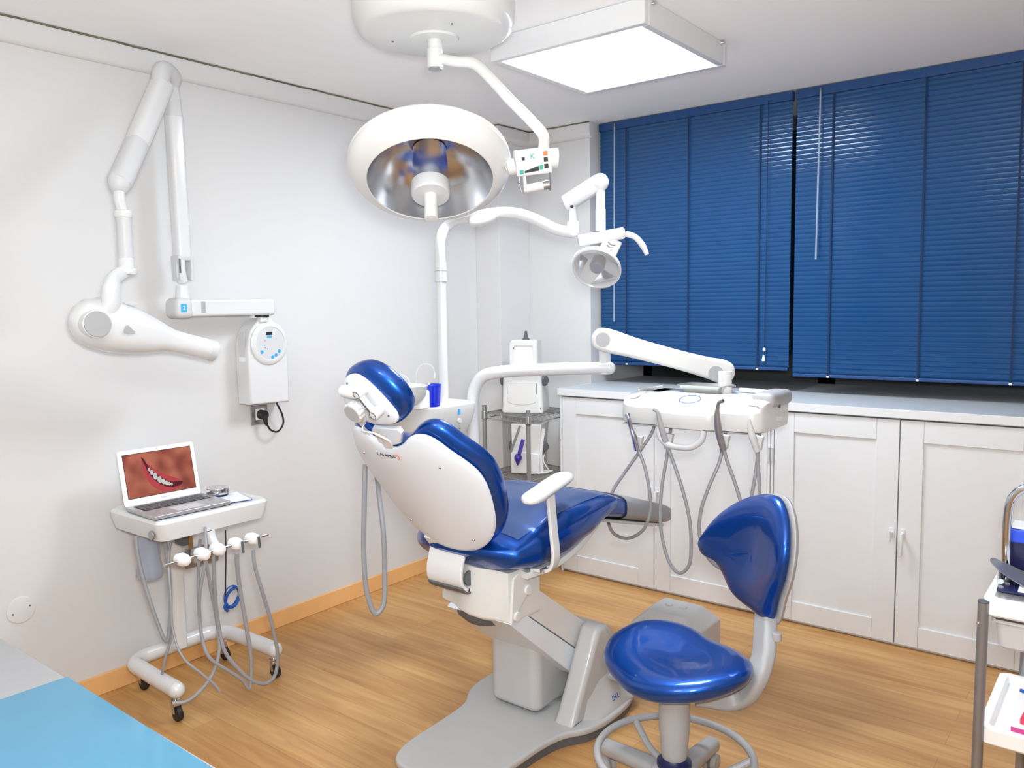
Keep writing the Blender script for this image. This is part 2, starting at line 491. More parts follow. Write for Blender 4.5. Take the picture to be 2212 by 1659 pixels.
# round cover plate on the left wall, screws
t = thing('wall_cover_plate', 'round white blank cover plate low on the left wall', 'cover plate', (XL, 1.105, .409))
obj('plate', G().lathe([(.047, 0), (.047, .003), (.044, .005), (.002, .0055)], (XL, 1.105, .409), (1, 0, 0)), 'wall', t)
for dy in (-.028, .028): obj('screw', G().cyl((XL + .005, 1.105 + dy, .409 + dy * .3), (XL + .0068, 1.105 + dy, .409 + dy * .3), .003, seg=10), 'dkgrey', t)

# ================================================================== ceiling light panel and the added fill panel
def ceiling_panel(cx, cy, em, label):
    t = thing('ceiling_light', label, 'ceiling light', (cx, cy, ZC))
    g = G(); s = .325; z0 = ZC - .085
    for a, b, c, d in ((-s, -s, s, -s + .03), (-s, s - .03, s, s), (-s, -s + .03, -s + .03, s - .03), (s - .03, -s + .03, s, s - .03)):
        g.bb((cx + a, cy + b, z0), (cx + c, cy + d, ZC - .002), .004)
    obj('frame', g, 'lacqg', t)
    obj('diffuser', G().bb((cx - s + .03, cy - s + .03, z0 + .002), (cx + s - .03, cy + s - .03, z0 + .012)), em, t)
    for a in (-1, 1): obj('clip', G().cyl((cx + s - .002, cy + a * .27, z0 + .075), (cx + s + .012, cy + a * .27, z0 + .075), .006, seg=12), 'chrome', t)
    return t
ceiling_panel(-1.672, 2.757, 'emis', 'square white glowing light panel on the ceiling above the chair')
ceiling_panel(-.95, -.55, 'emis_fill', 'added square white fill panel on the ceiling, unseen behind the camera')  # unseen panel added to fill the low walls and ceiling with light

# ================================================================== cabinets under the window
def door(t, x0, x1, z0, z1, y):
    st = .088
    g = G()
    g.bb((x0 + st - .004, y + .009, z0 + st - .004), (x1 - st + .004, y + .016, z1 - st + .004))
    g.bb((x0, y, z0), (x0 + st, y + .018, z1), .0025); g.bb((x1 - st, y, z0), (x1, y + .018, z1), .0025)
    g.bb((x0 + st, y, z0), (x1 - st, y + .018, z0 + st), .0025); g.bb((x0 + st, y, z1 - st), (x1 - st, y + .018, z1), .0025)
    return obj('door', g, 'lacq', t)
def cupboard(x0, xm, x1, label, handles):
    YF = 3.565
    t = thing('base_cabinet', label, 'cabinet', ((x0 + x1) / 2, YF, 0), 'white panelled cabinets under the window')
    g = G(); g.bb((x0, YF + .02, .001), (x1, YB + .018, .964)); obj('carcass', g, 'lacq', t)
    g = G(); g.bb((x0 + .004, YF + .0185, .012), (x1 - .004, YF + .021, .960)); obj('shadow_gap', g, 'gap', t)
    w = .012
    obj('frame_stile', G().bb((x0, YF - .002, .001), (x0 + w, YF + .02, .964), .001), 'lacq', t)
    obj('frame_stile', G().bb((x1 - w, YF - .002, .001), (x1, YF + .02, .964), .001), 'lacq', t)
    d1 = door(t, x0 + w + .002, xm - .0018, .014, .958, YF); d2 = door(t, xm + .0018, x1 - w - .002, .014, .958, YF)
    for d, hx, s in ((d1, xm - .02, -1), (d2, xm + .022, 1)):
        z = handles
        g = G()
        g.cyl((hx, YF, z), (hx, YF - .03, z), .007, seg=14)
        g.bb((hx - .011, YF - .004, z - .02), (hx + .011, YF + .001, z + .02), .003)
        if s > 0: g.tube([(hx, YF - .03, z + .004), (hx + .004, YF - .036, z - .03), (hx, YF - .032, z - .085)], [.008, .007, .006], seg=10)
        else: g.bar([(hx - .004, YF - .032, z + .012), (hx - .002, YF - .034, z - .03)], .014, .012, up=(0, 1, 0), bev=.6)
        obj('door_handle', g, 'lacqg', d)
    for d, hx in ((d1, x0 + w * .5), (d2, x1 - w * .5)):
        for z in (.20, .76):
            g = G(); g.cyl((hx, YF - .006, z - .03), (hx, YF - .006, z + .03), .005, seg=10); g.cyl((hx, YF - .006, z + .031), (hx, YF - .006, z + .033), .0056, seg=10)
            obj('hinge', g, 'ltgrey', d)
    return t
cupboard(-2.487, -1.922, -1.335, 'left white cabinet with two panelled doors, partly behind the instrument table', .515)
cupboard(-1.331, -.797, -.262, 'white two-door cabinet in the middle, right of the stool backrest', .487)
cupboard(-.258, .31, .88, 'white cabinet at the far right, mostly behind the utility trolley', .487)
g = G()
wt = thing('worktop', 'long grey worktop with a white front edge under the blue blinds', 'worktop', (-.8, 3.6, .965))
obj('slab', G().bb((-2.489, 3.566, .966), (1.69, 4.475, 1.0015), .001), 'worktop', wt)
g.bb((-2.497, 3.552, .966), (1.69, 3.566, 1.0025), .003); g.bb((-2.497, 3.566, .966), (-2.489, 3.879, 1.0025), .0015)
obj('edging', g, 'lacq', wt)

# ================================================================== venetian blinds
def blind(x0, x1, zb, label, cords, wand, pull, y=3.955):
    t = thing('venetian_blind', label, 'blind', ((x0 + x1) / 2, y, ZC), 'blue venetian blinds')
    zt = ZC - .004
    obj('headrail', G().bb((x0, y - .018, zt - .042), (x1, y + .018, zt), .003), 'rail_b', t)
    g = G(); n = 58; z0 = zb + .03; z1 = zt - .05; pitch = (z1 - z0) / n; wd_ = pitch * 1.42; tilt = D2R(75)
    for k in range(n + 1):
        zc = z0 + pitch * k; sec = []
        for jj, th in [(q, 0) for q in range(7)] + [(6 - q, .0005) for q in range(7)]:
            j = jj
            u = (j / 6 - .5) * wd_; b = .0026 * (1 - (2 * j / 6 - 1) ** 2) - th
            # u axis tilted: room-side edge low
            sec.append((-math.cos(tilt) * u * 1.0 - math.sin(tilt) * b, math.sin(tilt) * u * 1.0 - math.cos(tilt) * b))
        rings = [[V((x, y + a, zc + b2)) for a, b2 in sec] for x in (x0 + .002, x1 - .002)]
        g.loft(rings)
    obj('slats', g, 'slat', t, 50)
    obj('bottom_rail', G().box(((x0 + x1) / 2, y, zb + .009), (x1 - x0 - .008, .024, .016), .004), 'rail_b', t)
    for cx in cords:
        g = G()
        for dy in (-.0135, ): g.bar([(cx, y + dy, zt - .04), (cx, y + dy, zb + .01)], .0068, .001, up=(0, 1, 0))
        obj('ladder_cord', g, 'cord', t)
        obj('cord_clip', G().box((cx, y - .013, zb + .006), (.012, .006, .009), .002), 'white', t)
    if wand:
        wx, wz = wand
        obj('tilt_wand', G().cyl((wx, y - .028, zt - .03), (wx - .006, y - .03, wz), .0042, seg=8), 'clear', t)
        obj('wand_hook', G().tube([(wx, y - .016, zt - .012), (wx, y - .027, zt - .014), (wx, y - .028, zt - .032)], .003, seg=8), 'brass', t)
    if pull:
        px_, pz = pull
        g = G()
        g.tube([(px_, y - .022, zt - .03), (px_ - .002, y - .02, 1.6), (px_ - .006, y - .018, pz)], .0016, seg=6)
        c = obj('pull_cord', g, 'cord', t)
        obj('cord_tassel', G().lathe([(.003, .03), (.005, .02), (.009, 0), (.008, -.002)], (px_ - .008, y - .02, pz - .034)), 'white', c)
        obj('cord_stop', G().lathe([(.004, .0), (.007, .004), (.007, .014), (.004, .018)], (px_ - .005, y - .02, pz + .012)), 'white', c)
    return t
def bx(px, yy=3.94): return PX(px, 700, y=yy).x
blind(-2.468, -1.394, 1.108, 'left and shorter blue venetian blind, ending above the instrument arm',
      [bx(1353), bx(1485), bx(1636)], (PX(1328, 300, y=3.93).x, 1.35), (PX(1653, 700, y=3.93).x, 1.19))
blind(-1.378, .42, 1.082, 'right and wider blue venetian blind, hanging a little lower',
      [bx(1790), bx(1985), bx(2188)], (PX(1771, 300, y=3.93).x, PX(1764, 560, y=3.925).z), None)
obj_ = None

# ================================================================== desk at the lower left
t = thing('desk', 'grey topped desk in the bottom left corner', 'desk', (-2.0, .35, 0))
obj('desk_top', G().bb((XL + .004, .03, .715), (-.62, .652, .745), .003), 'desk', t)
for x in (-3.0, -.7): obj('leg_panel', G().bb((x - .012, .06, 0), (x + .012, .60, .714), .002), 'ltgrey', t)
gl = tag(obj('glass_sheet', G().prism([(-1.622, .04), (-.66, .04), (-.66, .636), (-1.612, .648)], Matrix.Translation((0, 0, .7455)), .007, .0015), 'blueglass'),
         'light blue glass sheet lying on the grey desk, bottom left', 'glass sheet')

# ================================================================== surgical lamp on the ceiling
SX, SY = -1.86, 1.985
t = thing('surgical_lamp', 'large round white operating lamp hanging from a ceiling drum on a bent arm', 'operating lamp', (SX, SY, ZC))
obj('ceiling_canopy', G().lathe([(.256, ZC - .001), (.260, 2.40), (.256, 2.35), (.242, 2.325), (.222, 2.312), (.08, 2.306), (.075, 2.300), (.002, 2.299)], (SX, SY, 0), (0, 0, 1), 64), 'ivory', t)
g = G(); g.cyl((SX, SY, 2.31), (SX, SY, 2.272), .023, seg=28); g.cyl((SX, SY, 2.272), (SX, SY, 2.212), .026, seg=28, bev=.003)
st = obj('stem', g, 'ivory', t); obj('end_cap', G().cyl((SX, SY, 2.2125), (SX, SY, 2.2085), .022, seg=28), 'steel', st)
g = G()
for k in range(2): g.cyl((SX + .13 * (1 - 2 * k), SY - .06, 2.3085), (SX + .13 * (1 - 2 * k), SY - .06, 2.306), .004, seg=8)
obj('screw', g, 'dkgrey', t)
BC = PX(1153, 352, d=2.42)
vw0 = (CAMC - PX(929, 361, d=2.5)).normalized()
bf = frame(BC, RIGHT + UP * .105, (vw0 * .97 + V((0, 0, -.12))))
armp = [V((SX, SY, 2.245)), PX(985, 133, d=2.60), PX(1022, 137, d=2.585), PX(1055, 165, d=2.56), PX(1105, 219, d=2.52), PX(1148, 262, d=2.48), PX(1174, 295, d=2.47), bf @ V((.030, .010, -.034))]
obj('arm', G().tube(armp, .0165, seg=20, n=10), 'ivory', t)
LC = PX(929, 361, d=2.5)
vw = vw0; dn = V((0, 0, -1)); dn = (dn - vw * dn.dot(vw)).normalized()
LN = (vw * math.cos(D2R(51)) + dn * math.sin(D2R(51))).normalized()
g = G().lathe([(.01, -.098), (.08, -.094), (.15, -.078), (.205, -.055), (.236, -.032), (.2475, -.020), (.249, -.016), (.243, -.013), (.243, -.008), (.249, -.005), (.2495, .004), (.243, .020), (.228, .038), (.205, .051), (.193, .056), (.1905, .054), (.1905, .050)], LC, LN, 80, cap=False)
obj('lamp_shell', g, 'ivory', t)
g = G().lathe([(.1905, .053), (.176, .02), (.15, -.018), (.115, -.045), (.072, -.064), (.01, -.075)], LC, LN, 80, cap=False)
rf = obj('reflector', g, 'mirror', t)
g = G().lathe([(.052, -.065), (.054, -.02), (.054, .060)], LC, LN, 40)
obj('bulb_sleeve', g, 'mirror', t)
g = G().lathe([(.054, .060), (.059, .064), (.0595, .100), (.055, .108), (.002, .109)], LC, LN, 40)
hd = obj('bulb_collar', g, 'ltgrey', t)
g = G().lathe([(.0205, .108), (.0205, .184), (.0185, .192), (.002, .194)], LC, LN, 28)
obj('sterile_handle', g, 'ivory', t)
# yoke, hinge and control box
bf = frame(BC, RIGHT + UP * .105, (vw * .97 + V((0, 0, -.12))))
g = G().box((0, 0, -.03), (.108, .072, .052), .004, mt=bf)
bxo = obj('control_box', g, 'ivory', t)
fc = obj('key_panel', G().box((-.003, 0, -.0035), (.098, .066, .002), .0008, mt=bf), 'ltgrey', bxo)
for (x, y, w, h, mm) in ((-.030, .015, .009, .009, 'navy'), (.037, .024, .012, .013, 'orange'), (.037, .006, .012, .013, 'black'), (.037, -.013, .012, .013, 'black'), (-.038, -.023, .011, .012, 'teal'), (.022, -.015, .011, .012, 'teal')):
    obj('key', G().box((x, y, -.0018), (w, h, .003), .0008, mt=bf), mm, bxo)
obj('level_scale', G().prism([(-.029, -.027), (.014, -.024), (.014, -.010), (-.029, -.021)], bf @ Matrix.Translation((0, 0, -.0026)), .0016), 'black', bxo)
text('panel_mark', 'K', .022, bf @ Matrix.Translation((-.002, .019, -.002)), 'teal', bxo)
obj('hinge', G().cyl(bf @ V((-.050, -.006, -.03)), bf @ V((-.076, -.010, -.034)), .024, seg=28, bev=.005), 'ivory', t)
obj('hinge_cap', G().cyl(bf @ V((.05, .004, -.03)), bf @ V((.078, .000, -.03)), .030, seg=28, bev=.006), 'ivory', t)
obj('yoke', G().tube([bf @ V((-.066, -.010, -.036)), LC + RIGHT * .215 + LN * -.050, LC + RIGHT * .13 + LN * -.115, LC + LN * -.120], .017, seg=14), 'ivory', t)
g = G(); g.bar([bf @ V((-.046, -.036, -.012)), bf @ V((-.046, -.070, -.010)), bf @ V((-.040, -.088, -.010))], .014, .004, up=RIGHT, bev=.5)
g.ball(bf @ V((-.048, -.052, -.004)), .005, 10); obj('bracket', g, 'steel', t)
g = G(); g.cyl(bf @ V((-.036, -.075, -.012)), bf @ V((.040, -.070, -.012)), .0125, seg=20, bev=.003); g.cyl(bf @ V((-.030, -.03, -.014)), bf @ V((-.030, -.075, -.014)), .006, seg=10)
obj('grip', g, 'ivory', t)
g = G(); g.bar([bf @ V((.046, -.034, -.012)), bf @ V((.047, -.06, -.008)), bf @ V((.044, -.086, -.010))], .016, .004, up=RIGHT, bev=.5)
obj('strap', g, 'dkgrey', t)
obj('clamp_ring', G().cyl(bf @ V((.024, -.071, -.012)), bf @ V((.042, -.070, -.012)), .0135, seg=20), 'steel', t)
obj('hanging_cord', G().tube([PX(1088, 42, d=2.62), PX(1102, 55, d=2.6), PX(1103, 70, d=2.6), PX(1087, 88, d=2.62)], .0018, seg=6), 'ivory', t)

# ================================================================== wall mounted x-ray unit
t = thing('dental_xray_unit', 'white wall-mounted dental x-ray machine with folding arm and tube head', 'x-ray machine', (XL, 2.09, 1.2))
# control box on the wall: outline in (y, z)
fw = frame(V((XL, 2.095, 1.205)), (0, 1, 0), (1, 0, 0))           # local x = world y, local y = world z, z = out of wall
out = spline([(-.088, -.160), (-.092, 0), (-.090, .09), (-.074, .150), (-.040, .190), (-.018, .205), (.018, .205), (.050, .19), (.092, .150), (.108, .09), (.110, 0), (.108, -.165)], 6)
out = [(p.x, p.y) for p in out]
cb = obj('control_box', G().prism(out, fw, .100, .012), 'lacqg', t)
fcen = fw @ V((.012, .098, .100))
ff = frame(fcen, (0, 1, 0), (1, 0, 0))
g = G().lathe([(.092, -.004), (.092, .006), (.084, .012), (.072, .013), (.070, .010)], fcen, (1, 0, 0), 48, cap=False); obj('face_ring', g, 'lacqg', cb)
obj('face_plate', G().lathe([(.071, .0), (.071, .0105), (.002, .0108)], fcen, (1, 0, 0), 48), 'ltgrey', cb)
obj('display', G().box((-.004, .042, .0112), (.030, .014, .0012), mt=ff), 'black', cb)
obj('display_mark', G().prism(ellipse(.014, .005, 20), ff @ Matrix.Translation((-.003, .028, .0108)), .0008), 'skyblue', cb)
for (x, y, r) in ((-.044, -.036, .0075), (.008, -.060, .0075), (.026, -.052, .0075), (.043, -.036, .0075), (-.026, -.018, .0025), (-.030, -.008, .002), (-.016, -.024, .002), (-.027, .012, .002)):
    obj('button', G().prism(ellipse(r, r, 16), ff @ Matrix.Translation((x, y, .0108)), .0012), 'skyblue', cb)
obj('rating_label', G().bb((2.0, -1, 0), (2.04, -1, 0)) if False else G().box((XL + .055, 2.095 - .0925, 1.30), (.045, .0012, .10)), 'ltgrey', cb)
obj('serial_label', G().box((XL + .055, 2.095 - .0928, 1.238), (.043, .0012, .018)), 'paper', cb)
g = G(); g.cyl((-3.0, 2.085, 1.395), (-3.0, 2.085, 1.424), .024, .020, seg=24); obj('swivel_post', g, 'lacqg', t)
obj('swivel_ring', G().cyl((-3.0, 2.085, 1.416), (-3.0, 2.085, 1.4235), .030, seg=24), 'black', t)
# horizontal arm along the wall
ha = G().bb((-3.035, 1.735, 1.424), (-2.955, 2.125, 1.492), .012, 3); hao = obj('horizontal_arm', ha, 'lacqg', t)
obj('end_cap', G().bb((-3.045, 1.672, 1.418), (-2.947, 1.745, 1.498), .022, 4), 'ltgrey', hao)
fe = frame(V((-2.9465, 1.700, 1.458)), (0, 1, 0), (1, 0, 0))
obj('logo_plate', G().box((0, 0, 0), (.024, .032, .0012), mt=fe), 'skyblue', hao)
text('logo_mark', '2', .022, fe @ Matrix.Translation((0, 0, .0009)), 'white', hao)
obj('data_label', G().box((.087, .003, -.008), (.018, .046, .0012), mt=fe), 'midgrey', hao)
# rear lift arm
A0 = V((-2.99, 1.72, 1.53)); A1 = V((-2.985, 1.725, 2.29))
g = G(); g.cyl((-2.99, 1.722, 1.492), (-2.99, 1.722, 1.545), .028, .022, seg=24); g.tube([(-2.985, 1.722, 1.56), (-2.978, 1.712, 1.60), (-2.98, 1.716, 1.66)], [.020, .019, .016], seg=16); obj('knuckle', g, 'lacqg', t)
obj('knuckle_slot', G().box((-2.9600, 1.700, 1.62), (.004, .007, .055), .001), 'dkgrey', t)
g = G().bar([(-2.988, 1.727, 1.655), (-2.985, 1.722, 2.185)], .058, .058, up=(1, 0, 0), bev=.55); obj('rear_arm_cover', g, 'lacqg', t)
g = G()
for s in (-1, 1): g.bar([(-2.988, 1.727 + .022 * s, 1.565), (-2.988, 1.727 + .025 * s, 1.60), (-2.988, 1.727 + .025 * s, 1.66)], .012, .058, up=(1, 0, 0), bev=.6)
g.bb((-3.016, 1.699, 1.64), (-2.960, 1.755, 1.668), .01)
obj('fork', g, 'ltgrey', t)
g = G().bar([(-2.986, 1.722, 2.18), (-2.985, 1.722, 2.30)], .056, .055, up=(1, 0, 0), bev=.5, wf=lambda s: 1 - .35 * s); obj('upper_knuckle', g, 'ltgrey', t)
# front lift arm
B0 = PX(352, 152, x=-2.93); B1 = PX(350, 182, x=-2.93); B2 = PX(300, 300, x=-2.86); B3 = PX(258, 395, x=-2.80)
g = G(); g.tube([(-2.985, 1.722, 2.30), (-2.965, 1.715, 2.325), B0 + V((0, 0, .0)), B1 + (B2 - B1) * .1], [.026, .032, .034, .033], seg=18); obj('elbow', g, 'ltgrey', t)
obj('front_arm_cover', G().bar([B1, B2 + (B3 - B2) * .1], .078, .072, up=(1, .2, 0), bev=.75), 'lacqg', t)
g = G().bar([B2 + (B3 - B2) * .05, B2 + (B3 - B2) * .55, B3], .077, .071, up=(1, .2, 0), bev=.8, smooth=True)
g.ball(B3 + V((0, 0, .002)), (.036, .038, .045), 20); obj('front_arm_sleeve', g, 'ltgrey', t)
Q0 = PX(258, 430, x=-2.79); Q1 = PX(266, 462, x=-2.79)
g = G(); g.tube([B3 + V((0, 0, -.01)), Q0, Q1], [.018, .019, .017], seg=16); g.cyl(Q1 + V((0, 0, .012)), Q1 + V((0, 0, -.014)), .028, seg=28, bev=.005); obj('wrist', g, 'lacqg', t)
Q2 = PX(268, 560, x=-2.79)
obj('down_tube', G().cyl((Q1.x, Q1.y, Q1.z - .012), (Q1.x, Q1.y, Q2.z), .0245, seg=28), 'ltgrey', t)
q = V((Q1.x, Q1.y, Q2.z))
g = G(); g.cyl(q + V((0, 0, .006)), q + V((0, 0, -.035)), .026, seg=28, bev=.006); g.cyl(q + V((0, 0, -.03)), q + V((0, 0, -.052)), .034, seg=28, bev=.006); obj('lower_collar', g, 'lacqg', t)
# gooseneck to the tube head
HD = PX(222, 700, x=-2.78)
g = G().tube([q + V((.0, -.0, -.040)), PX(248, 600, x=-2.76), PX(240, 625, x=-2.735), PX(238, 662, x=-2.735), PX(215, 698, x=-2.765)], [.022, .026, .034, .037, .040], seg=22, sx=.75); obj('gooseneck', g, 'lacqg', t)
ct = PX(462, 758, x=-2.78)
ax = (ct - HD); ax.z -= 0.0; L = ax.length; ax = ax.normalized()
hf = frame(HD, (1, 0, 0), ax)
prof = []
secs = [(-.115, .008, .008, 0), (-.105, .040, .042, 0), (-.085, .062, .070, 0), (-.05, .074, .088, 0), (0, .078, .094, 0), (.06, .076, .088, 0), (.12, .066, .072, 0), (.17, .054, .054, 0), (.20, .045, .045, 0), (.24, .042, .042, 0)]
rings = []
S = L / .38
for h, a, b, o in secs:
    n_ = 40; p_ = 2.3
    ring = []
    for k in range(n_):
        th = 2 * PI * k / n_; c_, s_ = math.cos(th), math.sin(th)
        ring.append(hf @ V((math.copysign(abs(c_) ** (2 / p_), c_) * a * .95, math.copysign(abs(s_) ** (2 / p_), s_) * b * .95, h * S + .02)))
    rings.append(ring)
hdo = obj('tube_head', G().loft(rings), 'lacqg', t)
g = G().lathe([(.040, .22 * S), (.040, L - .028)], HD, ax, 36); obj('cone', g, 'lacqg', hdo)
g = G().lathe([(.0405, L - .03), (.0415, L - .024), (.0415, L - .002), (.038, L), (.034, L - .001), (.033, L - .01), (.002, L - .011)], HD, ax, 36); obj('cone_ring', g, 'ltgrey', hdo)
dc = PX(212, 700, x=-2.69); dx = (CAMC - dc).normalized(); dx = (V((1, 0, 0)) * .8 + dx * .35).normalized()
obj('pivot_housing', G().cyl(dc - dx * .055, dc - dx * .006, .046, seg=36, bev=.006), 'lacqg', hdo)
obj('pivot_disc', G().cyl(dc - dx * .008, dc, .042, seg=36, bev=.003), 'midgrey', hdo)
tf_ = frame(PX(279, 713, x=-2.703), (0, 1, -.1), (1, -.12, 0))
obj('warning_mark', G().prism([(-.016, -.011), (.018, -.011), (.020, -.005), (-.004, .016), (-.012, .013), (-.017, -.004)], tf_, .002), 'midgrey', hdo)
tf_ = frame(PX(282, 655, x=-2.745), (0, 1, -.35), (.6, 0, .8))
obj('top_inset', G().prism(ellipse(.022, .012, 24), tf_, .002), 'ltgrey', hdo)
# power lead to the socket
SK = V((XL, 2.108, .985))
g = G().tube([(-3.03, 2.155, 1.066), (-3.035, 2.168, 1.03), (-3.045, 2.20, .975), (-3.05, 2.205, .935), (-3.05, 2.175, .905), (-3.045, 2.135, .918), (-3.045, 2.118, .945), (-3.05, 2.112, .965)], .0042, seg=10)
g.cyl((XL + .006, 2.112, .987), (-3.045, 2.112, .987), .021, .019, seg=24, bev=.003); g.tube([(-3.05, 2.112, .985), (-3.048, 2.113, .96), (-3.046, 2.118, .94)], [.012, .010, .006], seg=12)
obj('power_lead', g, 'black', t)
t = thing('wall_socket', 'grey framed wall socket with the black plug, below the x-ray control box', 'socket', SK)
obj('frame_plate', G().box(SK + V((.004, 0, 0)), (.008, .085, .085), .004), 'steel', t)
obj('insert', G().box(SK + V((.0085, .002, .004)), (.002, .046, .050), .001), 'white', t)
t = thing('wall_socket', 'wall socket with a plug behind the hoses of the wheeled cart', 'socket', (XL, 1.80, .43))
obj('frame_plate', G().box((XL + .004, 1.80, .43), (.008, .15, .085), .004), 'steel', t)
obj('insert', G().box((XL + .009, 1.825, .425), (.004, .055, .055), .001), 'brass', t)
obj('plug', G().box((XL + .022, 1.765, .44), (.034, .045, .06), .012), 'ltgrey', t)

# ================================================================== dental chair
CX = -1.70
t = thing('dental_chair', 'blue and white reclined dental chair on a grey base plate', 'dental chair', (CX, 2.1, 0))
# base plate
def mirror(half, c): return half + [(2 * c - x, y) for x, y in reversed(half)]
bl = [(-1.665, 1.640), (-1.74, 1.642), (-1.790, 1.655), (-1.822, 1.70), (-1.836, 1.76), (-1.845, 1.93), (-1.862, 2.06), (-1.905, 2.13), (-1.925, 2.20), (-1.930, 2.30), (-1.925, 2.46), (-1.90, 2.53), (-1.84, 2.575), (-1.66, 2.585),
      (-1.52, 2.575), (-1.445, 2.53), (-1.408, 2.46), (-1.392, 2.37), (-1.392, 2.24), (-1.41, 2.165), (-1.455, 2.09), (-1.474, 2.0), (-1.480, 1.86), (-1.490, 1.74), (-1.51, 1.67), (-1.56, 1.643)]
bc = -1.66
bl = [(p.x, p.y) for p in spline([(x, y, 0) for x, y in bl], 4, True)]
bp = obj('base_plate', G().prism(bl, Matrix.Translation((0, 0, .028)), .024, .008), 'basegrey', t)
inn = [(bc + (x - bc) * .965, 2.14 + (y - 2.14) * .985) for x, y in bl]
obj('rubber_skirt', G().prism(inn, Matrix.Translation((0, 0, .001)), .028), 'dkgrey', bp)
# column box
g = G().prism(rrect(.21, .235, .035, 6), Matrix.Translation((-1.690, 2.235, .062)), .28, .02)
obj('column', g, 'basegrey', t)
g = G(); g.box((-1.800, 2.20, .085), (.03, .05, .07), .012); obj('column_foot', g, 'basegrey', t)
obj('column_shoe', G().cyl((-1.66, 2.245, .05), (-1.66, 2.245, .078), .06, seg=24), 'basegrey', t)
# base cowling: one upright cheek beside the lifting arms and a low bridge behind them
fy = frame(V((-1.530, 0, 0)), (0, 1, 0), (1, 0, 0))
cow = spline([(2.130, .048), (2.20, .165), (2.285, .315), (2.302, .336), (2.325, .342), (2.355, .330), (2.40, .255), (2.445, .150), (2.50, .085), (2.56, .048)], 4)
co = obj('base_cowling', G().prism([(p.x, p.y) for p in cow], fy, .080, .022), 'basegrey', t)
cow = spline([(2.43, .048), (2.42, .20), (2.41, .275), (2.44, .295), (2.49, .26), (2.53, .15), (2.56, .048)], 4)
obj('cowling_bridge', G().prism([(p.x, p.y) for p in cow], frame(V((-1.80, 0, 0)), (0, 1, 0), (1, 0, 0)), .29, .02), 'basegrey', co)
rings = []
for x, k in ((-1.455, 1.0), (-1.435, .52), (-1.412, .22), (-1.402, .06)):
    rings.append([V((x, 2.36 + (y - 2.36) * (1 - .25 * (1 - k)), .048 + (z - .048) * k)) for y, z in [(2.19, .05), (2.22, .12), (2.30, .17), (2.38, .18), (2.45, .12), (2.52, .07), (2.54, .05)]])
obj('cowling_flare', G().loft(rings), 'basegrey', co)
text('base_mark', 'DKL', .024, frame(V((-1.412, 2.345, .088)), (0, 1, .0), (1, 0, .35)), 'cable', co)
obj('pedal', G().bb((-1.452, 2.35, .140), (-1.405, 2.41, .155), .004), 'basegrey', t)
# lifting arms (parallelogram)
def plate(pts, x0, x1): return G().prism(pts, frame(V((x0, 0, 0)), (0, 1, 0), (1, 0, 0)), x1 - x0, .004)
obj('upper_link', plate([(2.03, .556), (2.40, .288), (2.322, .226), (1.962, .497)], -1.80, -1.537), 'ivory', t)
obj('lower_link', plate([(1.960, .494), (2.320, .223), (2.262, .167), (1.915, .459)], -1.80, -1.535), 'backshell', t)
# housing under the seat
out = [(-.150, .10), (-.152, -.02), (-.145, -.045), (-.09, -.052), (-.045, -.075), (.0, -.085), (.05, -.083), (.10, -.062), (.148, -.058), (.152, -.04), (.152, .10)]
HX = -1.685
rings = []
for z, s_, dy in ((.452, .93, .02), (.462, .98, .006), (.474, 1.0, 0), (.56, 1.0, 0), (.63, 1.0, 0.0)):
    rings.append([V((HX + x * s_, 1.972 + y * s_ + dy, z + .008 * (x / .15) * -1)) for x, y in out])
obj('seat_housing', G().loft(rings), 'ivory', t)
sp = obj('side_plate', plate([(1.916, .457), (1.93, .60), (2.0, .64), (2.10, .64), (2.075, .61), (2.032, .556), (1.962, .497)], -1.540, -1.528), 'ivory', t)
for y, z in ((2.000, .548), (1.943, .478)): obj('pivot_cap', G().cyl((-1.530, y, z), (-1.520, y, z), .0165, seg=24, bev=.004), 'lacqg', sp)
obj('housing_screw', G().ball((-1.75 + .09, 1.905, .598), .005, 10), 'chrome', t)
g = G().loft([[V((-1.70 + .115 * k * math.cos(a), 2.03 + .13 * k * math.sin(a), z)) for a in [2 * PI * q / 28 for q in range(28)]] for z, k in ((.458, 1.0), (.440, .96), (.415, .75), (.40, .4))])
obj('belly_pan', g, 'dkgrey', t)
# seat frame rail
ysec = [(1.86, .15, .665, .715), (1.90, .215, .625, .735), (1.99, .254, .606, .785), (2.12, .266, .610, .818), (2.25, .264, .640, .820), (2.36, .258, .686, .810), (2.43, .248, .710, .796), (2.465, .225, .728, .782)]
def sq_ring(y, hw, zb, zt, n_=36, p=2.8, dish=0.0, tilt=0.0):
    ring = []; zc = (zb + zt) / 2; hh = (zt - zb) / 2
    for k in range(n_):
        th = 2 * PI * k / n_; c_, s_ = math.cos(th), math.sin(th)
        x = math.copysign(abs(c_) ** (2 / p), c_) * hw; z = math.copysign(abs(s_) ** (2 / p), s_) * hh
        if s_ > 0 and dish: z -= dish * (1 - min(1, abs(x) / hw) ** 2.2)
        ring.append(V((CX + x, y + tilt * z, zc + z)))
    return ring
def interp(tab, y):
    for a, b in zip(tab[:-1], tab[1:]):
        if a[0] <= y <= b[0]:
            f = (y - a[0]) / (b[0] - a[0]); f = f * f * (3 - 2 * f) * .5 + f * .5
            return [a[i] + (b[i] - a[i]) * f for i in range(len(a))]
    return list(tab[-1])
rings = []
N = 34
for k in range(N + 1):
    y = 1.86 + (2.465 - 1.86) * k / N
    _, hw, zb, zt = interp(ysec, y)
    rings.append(sq_ring(y, hw, zb, zt, 40, 2.7, .016 * min(1, (y - 1.86) / .15)))
e0 = [CX0 * 1 for CX0 in [1]]
first = [V((CX + (p.x - CX) * .5, 1.845, .695 + (p.z - .695) * .5)) for p in rings[0]]
rings = [first] + rings
obj('seat_cushion', G().loft(rings), 'blue', t)
